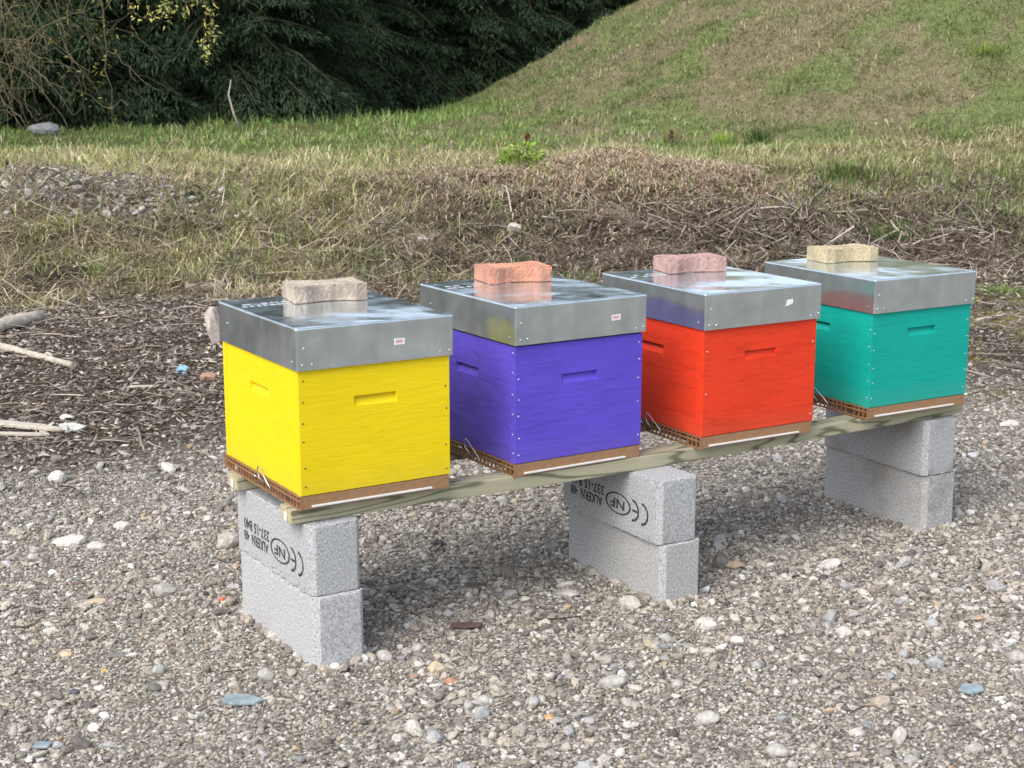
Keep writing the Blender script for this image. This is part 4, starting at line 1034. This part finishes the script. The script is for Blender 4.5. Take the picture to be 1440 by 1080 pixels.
tuft(1385, 75, 120, .25, .2, LG, 'bright green tuft high on the mound at the right')
tuft(130, 385, 60, .10, .12, GREEN, 'small green tuft in the dead grass at left')
tuft(1345, 200, 160, .30, .24, GREEN, 'green tuft low on the mound at the right')

# ------------------------------------------------------------------ logs, sticks, boards lying about
def stick(name, a, b, r, mat_, lab, cat, n=7, lift=0, taper=.75, wob=.1, sides=8):
    pa, pb = at(*a), at(*b); L = (pb-pa).length; bm_ = bmesh.new(); wr_ = random.Random(int(a[0]*7+a[1])); pts_ = []
    for k in range(n):
        t = k/(n-1); q = pa.lerp(pb, t); q.z = max(q.z, 0*q.z+pa.z+(pb.z-pa.z)*t)+r*.8+lift
        if 0 < k < n-1: q += Vector((wr_.uniform(-1, 1), wr_.uniform(-1, 1), wr_.uniform(-.3, .6)))*r*wob*3
        pts_.append(q-pa)
    add_tube(bm_, pts_, [r*(1-(1-taper)*k/(n-1))*wr_.uniform(.9, 1.1) for k in range(n)], sides)
    o = link(name, bm_mesh(bm_), mat_, None, pa); tag(o, lab, cat); return o
stick('fallen_log', (-40, 478), (58, 452), .045, M['deadwood'], 'thick bleached log lying at the left edge of the yard', 'log')
stick('fallen_branch', (-20, 490), (104, 521), .022, M['deadwood'], 'straight pale branch on dark soil below the bleached log', 'branch', lift=.01)
stick('fallen_log', (262, 412), (320, 407), .032, M['deadwood_dark'], 'short weathered log on the bank behind the yellow hive', 'log')
stick('dead_branch', (176, 556), (212, 492), .007, M['deadwood_dark'], 'thin curved twig slanting over soil left of the yellow hive', 'branch', wob=.4)
stick('dead_branch', (193, 606), (203, 640), .007, M['deadwood_dark'], 'short twig pointing to the camera on the soil', 'branch', lift=.01)
stick('dead_branch', (240, 576), (300, 592), .006, M['deadwood_dark'], 'thin twig next to the yellow hive body', 'branch')
stick('dead_branch', (1285, 350), (1400, 372), .020, M['deadwood_dark'], 'long brown branch behind the green hive roof', 'branch', wob=.2)
stick('dead_branch', (1100, 285), (1128, 325), .012, M['deadwood_dark'], 'pale stick slanting down in the brushwood heap', 'branch', lift=.08)
stick('dead_branch', (1160, 282), (1112, 322), .011, M['deadwood_dark'], 'pale stick crossing the slanting one in the brushwood heap', 'branch', lift=.10)
stick('dead_branch', (1372, 453), (1410, 446), .012, M['deadwood'], 'pale thin stick on mossy ground right of the green hive', 'branch')
stick('dead_branch', (1290, 977), (1372, 955), .006, M['deadwood_dark'], 'thin grey twig on gravel beside the blue glass piece', 'branch')
stick('dead_branch', (1150, 952), (1200, 940), .005, M['deadwood_dark'], 'short dark twig on gravel in front of the third stack', 'branch')
stick('dead_branch', (75, 1042), (165, 1046), .004, M['deadwood_dark'], 'thin dark twig on gravel at the lower left', 'branch')
stick('dead_branch', (330, 972), (372, 950), .004, M['deadwood_dark'], 'thin dark twig in front of the nearest block stack', 'branch')
for (a, b, lab) in (((325, 112), (338, 183), 'pale bare stick leaning in front of the conifers'),):
    pa = at(*b); top = P3(a[0], a[1], float(xy2uv(pa.x, pa.y)[1])); bm_ = bmesh.new()
    d = top-pa; add_tube(bm_, [(0, 0, 0), d*.35+Vector((-.05, 0, 0)), d*.7+Vector((-.07, 0, 0)), d], [.016, .014, .011, .006], 6)
    tag(link('leaning_stick', bm_mesh(bm_), M['deadwood'], None, pa), lab, 'stick')

def slab(name, px, py, pts, th, mat_, lab, cat, rz=0, tilt=0, up=.004):
    p = at(px, py); bm_ = bmesh.new()
    a_ = [bm_.verts.new((x, y, 0)) for x, y in pts]; b_ = [bm_.verts.new((x*.96, y*.96, th)) for x, y in pts]; n_ = len(pts)
    bm_.faces.new(a_[::-1]); bm_.faces.new(b_)
    for k in range(n_): bm_.faces.new((a_[k], a_[(k+1) % n_], b_[(k+1) % n_], b_[k]))
    bevel(bm_, th*.18, 1)
    o = link(name, bm_mesh(bm_), mat_, None, (p.x, p.y, p.z+up), (tilt, tilt*.6, rz)); tag(o, lab, cat); return o
YR = -YAW
M['pale_board'] = m_flat('splintered_board', (.44, .40, .33), .8, .2, 60, 0, .4)
M['rag'] = m_flat('plastic_scrap', (.48, .48, .45), .6, .2, 30, 0, .4)
M['blue'] = m_flat('blue_scrap', (.20, .42, .55), .5, .25, 60, 0, .3)
M['rust'] = m_flat('rusty_plate', (.085, .050, .042), .8, .35, 90, 0, .4)
slab('broken_board', 30, 604, [(-.16, -.03), (.14, -.035), (.20, -.01), (.10, .02), (-.15, .03)], .016, M['pale_board'], 'pale splintered board at the left edge of the yard', 'board', YR-.25, .03, .012)
slab('broken_board', 18, 615, [(-.15, -.018), (.12, -.02), (.16, .0), (-.14, .02)], .014, M['pale_board'], 'narrow splintered board lying just below the pale one', 'board', YR-.02, .0, .008)
slab('paper_scrap', 97, 606, [(-.05, .02), (.0, -.06), (.05, -.02), (.07, .03), (.0, .05)], .008, M['rag'], 'white crumpled scrap beside the splintered boards', 'scrap', YR, .15, .012)
slab('wood_piece', 198, 548, [(-.06, -.012), (.055, -.005), (.07, .016), (-.05, .012)], .010, M['pale_board'], 'flat pale wood piece on the soil left of the yellow hive', 'wood piece', YR+.15, .05, .010)
slab('blue_scrap', 254, 526, [(-.02, -.05), (.015, -.045), (.03, .0), (.025, .05), (-.01, .045), (-.025, .0)], .008, M['blue'], 'light blue plastic scrap on the soil left of the yellow hive', 'scrap', YR+.1, .5, .012)
slab('brick_fragment', 294, 535, [(-.04, -.03), (.035, -.03), (.04, .02), (-.01, .035), (-.04, .02)], .03, m_flat('brick_fragment', (.34, .20, .14), .9, .3, 60, 0, .5), 'reddish brick fragment beside the yellow hive', 'brick', YR, .1)
slab('rust_plate', 656, 888, [(-.045, -.012), (.0, -.022), (.042, -.012), (.045, .012), (.0, .020), (-.04, .014)], .006, M['rust'], 'dark rust red flat piece on gravel between two stacks', 'metal scrap', YR, .0, .016)
tg = NT('blue_glass'); nz = tg.noise(tg.coords(), 40, 3)
M['glass'] = tg.set(**{'Base Color': tg.ramp(nz, [(.3, (.15, .20, .21)), (.7, (.30, .36, .38))]), 'Roughness': .12, 'Specular IOR Level': .8, 'Normal': tg.bump(nz, .25, .004)})
slab('glass_shard', 340, 992, [(-.05, -.005), (-.02, -.03), (.035, -.022), (.055, .002), (.02, .022), (-.035, .026)], .007, M['glass'], 'bluish broken glass piece on gravel at lower left', 'glass', YR, .05, .012)
slab('glass_shard', 1363, 977, [(-.035, .0), (-.01, -.028), (.03, -.018), (.04, .01), (.0, .028)], .007, M['glass'], 'bluish broken glass piece on gravel at lower right', 'glass', YR+.3, .05, .012)
slab('glass_shard', 58, 1056, [(-.022, -.01), (.015, -.016), (.025, .006), (-.008, .016)], .006, M['glass'], 'small bluish glass piece in the lower left corner', 'glass', YR+.3, .08, .012)
# pale torn bark sheet behind the yellow hive, grey stump by the willow
def rock(name, px, py, size, col, lab, seed, cat='stone', sunk=.48, rz=None, sub=2, rough=.28):
    p = at(px, py); bm_ = bmesh.new(); bmesh.ops.create_icosphere(bm_, subdivisions=sub, radius=1)
    rr = np.random.default_rng(seed); ax = rr.normal(0, 1, (9, 3)); ax /= np.linalg.norm(ax, axis=1)[:, None]; lim = rr.uniform(.62, .95, 9)
    for v_ in bm_.verts:
        c = np.array(v_.co); 
        for a_, l_ in zip(ax, lim):
            dd = c@a_
            if dd > l_: c = c-a_*(dd-l_)*.9
        c = c*(1+rough*.25*rr.normal(0, .35))
        v_.co = Vector(c*np.array(size))
    me_ = bm_mesh(bm_); cl = np.clip(np.array(col)[None]*rr.uniform(.9, 1.1, (len(me_.vertices), 1)), 0, .8)
    a_ = me_.attributes.new('col', 'FLOAT_COLOR', 'POINT'); c4 = np.ones((len(me_.vertices), 4), np.float32); c4[:, :3] = cl; a_.data.foreach_set('color', c4.ravel())
    o = link(name, me_, M['stone_g'], None, (p.x, p.y, p.z+size[2]*(1-sunk)), (rr.normal(0, .15), rr.normal(0, .15), YR+(rr.uniform(-.6, .6) if rz is None else rz)))
    tag(o, lab, cat); return o
W_, T_, G_, D_, B_ = (.50, .475, .43), (.50, .42, .30), (.38, .365, .335), (.15, .145, .14), (.33, .335, .335)
ST = [(613, 948, (.027, .02, .024), T_, 'cream angular stone on gravel in front of the nearest stack'),
      (992, 884, (.036, .026, .022), W_, 'large pale rounded stone right of the middle stack'),
      (1035, 904, (.027, .016, .013), W_, 'white flat stone right of the large pale rounded stone'),
      (1168, 876, (.019, .018, .024), B_, 'blue-grey upright stone in the gravel right of centre'),
      (1188, 894, (.028, .020, .020), W_, 'pale round stone touching the blue-grey upright stone'),
      (1281, 937, (.027, .018, .014), G_, 'grey oval stone, left of a pair at right'),
      (1315, 940, (.026, .018, .022), B_, 'blue-grey rounded stone, right of a pair at right'),
      (1265, 1044, (.016, .03, .024), W_, 'long white stone standing near the bottom right'),
      (1205, 1035, (.022, .016, .014), W_, 'white stone left of the long white one near the bottom'),
      (1365, 858, (.040, .022, .012), W_, 'flat white stone on gravel below the third stack, far right'),
      (1422, 845, (.024, .018, .014), W_, 'white stone at the right edge of the gravel'),
      (1165, 797, (.045, .03, .014), W_, 'pale flat rubble stone in front of the third stack'),
      (1012, 798, (.030, .026, .034), D_, 'dark stone standing right of the middle stack'),
      (1432, 930, (.030, .022, .020), G_, 'big grey stone cut off by the right edge'),
      (1238, 995, (.028, .02, .02), (.36, .31, .26), 'brownish angular stone near the lower right'),
      (995, 1018, (.034, .026, .022), G_, 'rough grey stone near the bottom, left of the lower right group'),
      (1093, 1062, (.030, .024, .018), G_, 'grey stone at the bottom edge right of centre'),
      (678, 1010, (.022, .018, .02), B_, 'dark blue-grey stone near the bottom centre'),
      (679, 990, (.022, .016, .016), G_, 'grey stone touching the dark blue-grey one'),
      (659, 998, (.018, .014, .014), B_, 'small grey stone left of the touching pair'),
      (772, 1014, (.016, .014, .012), (.50, .32, .16), 'small orange stone near the bottom centre'),
      (634, 962, (.018, .012, .012), (.42, .22, .15), 'reddish pebble next to the cream angular stone'),
      (580, 1028, (.022, .018, .018), W_, 'white stone near the bottom left of centre'),
      (132, 1028, (.017, .013, .013), (.66, .65, .62), 'bright white pebble at the lower left'),
      (374, 954, (.024, .018, .018), G_, 'grey stone left of the nearest stack base'),
      (217, 972, (.020, .014, .014), D_, 'dark grey stone on the gravel at lower left'),
      (167, 925, (.030, .02, .010), (.20, .19, .185), 'dark flat stone on gravel at left'),
      (92, 924, (.024, .016, .012), (.46, .35, .25), 'tan stone left of the dark flat one'),
      (148, 948, (.012, .010, .010), (.50, .36, .14), 'small ochre pebble below the dark flat stone'),
      (103, 976, (.018, .012, .009), (.10, .10, .12), 'small black stone on gravel at lower left'),
      (133, 850, (.034, .02, .012), (.50, .41, .30), 'long tan stone on gravel at left'),
      (98, 766, (.060, .034, .020), W_, 'large pale flat stone on gravel at left'),
      (134, 772, (.034, .024, .016), W_, 'white stone right of the large pale flat one'),
      (172, 744, (.034, .022, .018), W_, 'pale stone at the soil edge, left of the yellow hive stack'),
      (322, 770, (.056, .03, .034), (.40, .37, .33), 'big beige rock just left of the nearest stack'),
      (231, 836, (.034, .026, .026), G_, 'rough grey stone left of the nearest stack'),
      (82, 678, (.044, .032, .030), W_, 'pale rock on the soil edge at left'),
      (236, 664, (.040, .026, .026), W_, 'pale rock left of the yellow hive floor'),
      (94, 590, (.034, .022, .016), W_, 'pale stone above the white scrap at left'),
      (313, 846, (.012, .009, .010), (.62, .18, .12), 'small orange-red pebble left of the nearest stack'),
      (107, 824, (.012, .010, .008), (.22, .07, .06), 'small dark red pebble on gravel at left'),
      (885, 855, (.034, .024, .026), (.42, .40, .36), 'rough stone in front of the middle stack'),
      (795, 838, (.050, .026, .014), G_, 'flat grey stone on gravel left of the middle stack'),
      (795, 825, (.026, .016, .012), W_, 'pale flat stone chip left of the middle stack'),
      (715, 838, (.030, .018, .012), B_, 'blue-grey flat stone in the shade between two stacks'),
      (860, 965, (.040, .026, .018), G_, 'wide rough stone on gravel in front of the middle stack'),
      (540, 928, (.024, .02, .018), (.42, .39, .36), 'grey pebble at the right foot of the nearest stack'),
      (585, 917, (.022, .014, .016), G_, 'grey upright stone right of the nearest stack'),
      (725, 326, (.075, .05, .05), (.44, .41, .37), 'grey rock on the brown bank behind the purple hive'),
      (597, 344, (.07, .05, .05), (.40, .37, .33), 'grey-beige rock on the bank between yellow and purple hives'),
      (1368, 1058, (.022, .016, .014), G_, 'grey stone in the lower right corner'),
      (1420, 600, (.05, .03, .02), W_, 'pale flat stone on gravel at the right edge'),]
for k, (px, py, sz, c, lab) in enumerate(ST): rock('stone', px, py, sz, c, lab, 100+k)
rock('tree_stump', 62, 190, (.22, .14, .10), (.23, .235, .25), 'grey weathered stump in the grass below the willow', 77, 'stump', .3, -.3)
rock('wood_stump', 303, 484, (.045, .04, .13), (.46, .40, .36), 'pale broken wooden stump behind the roof of the yellow hive', 78, 'stump', .3, .2, 2, 1.3)
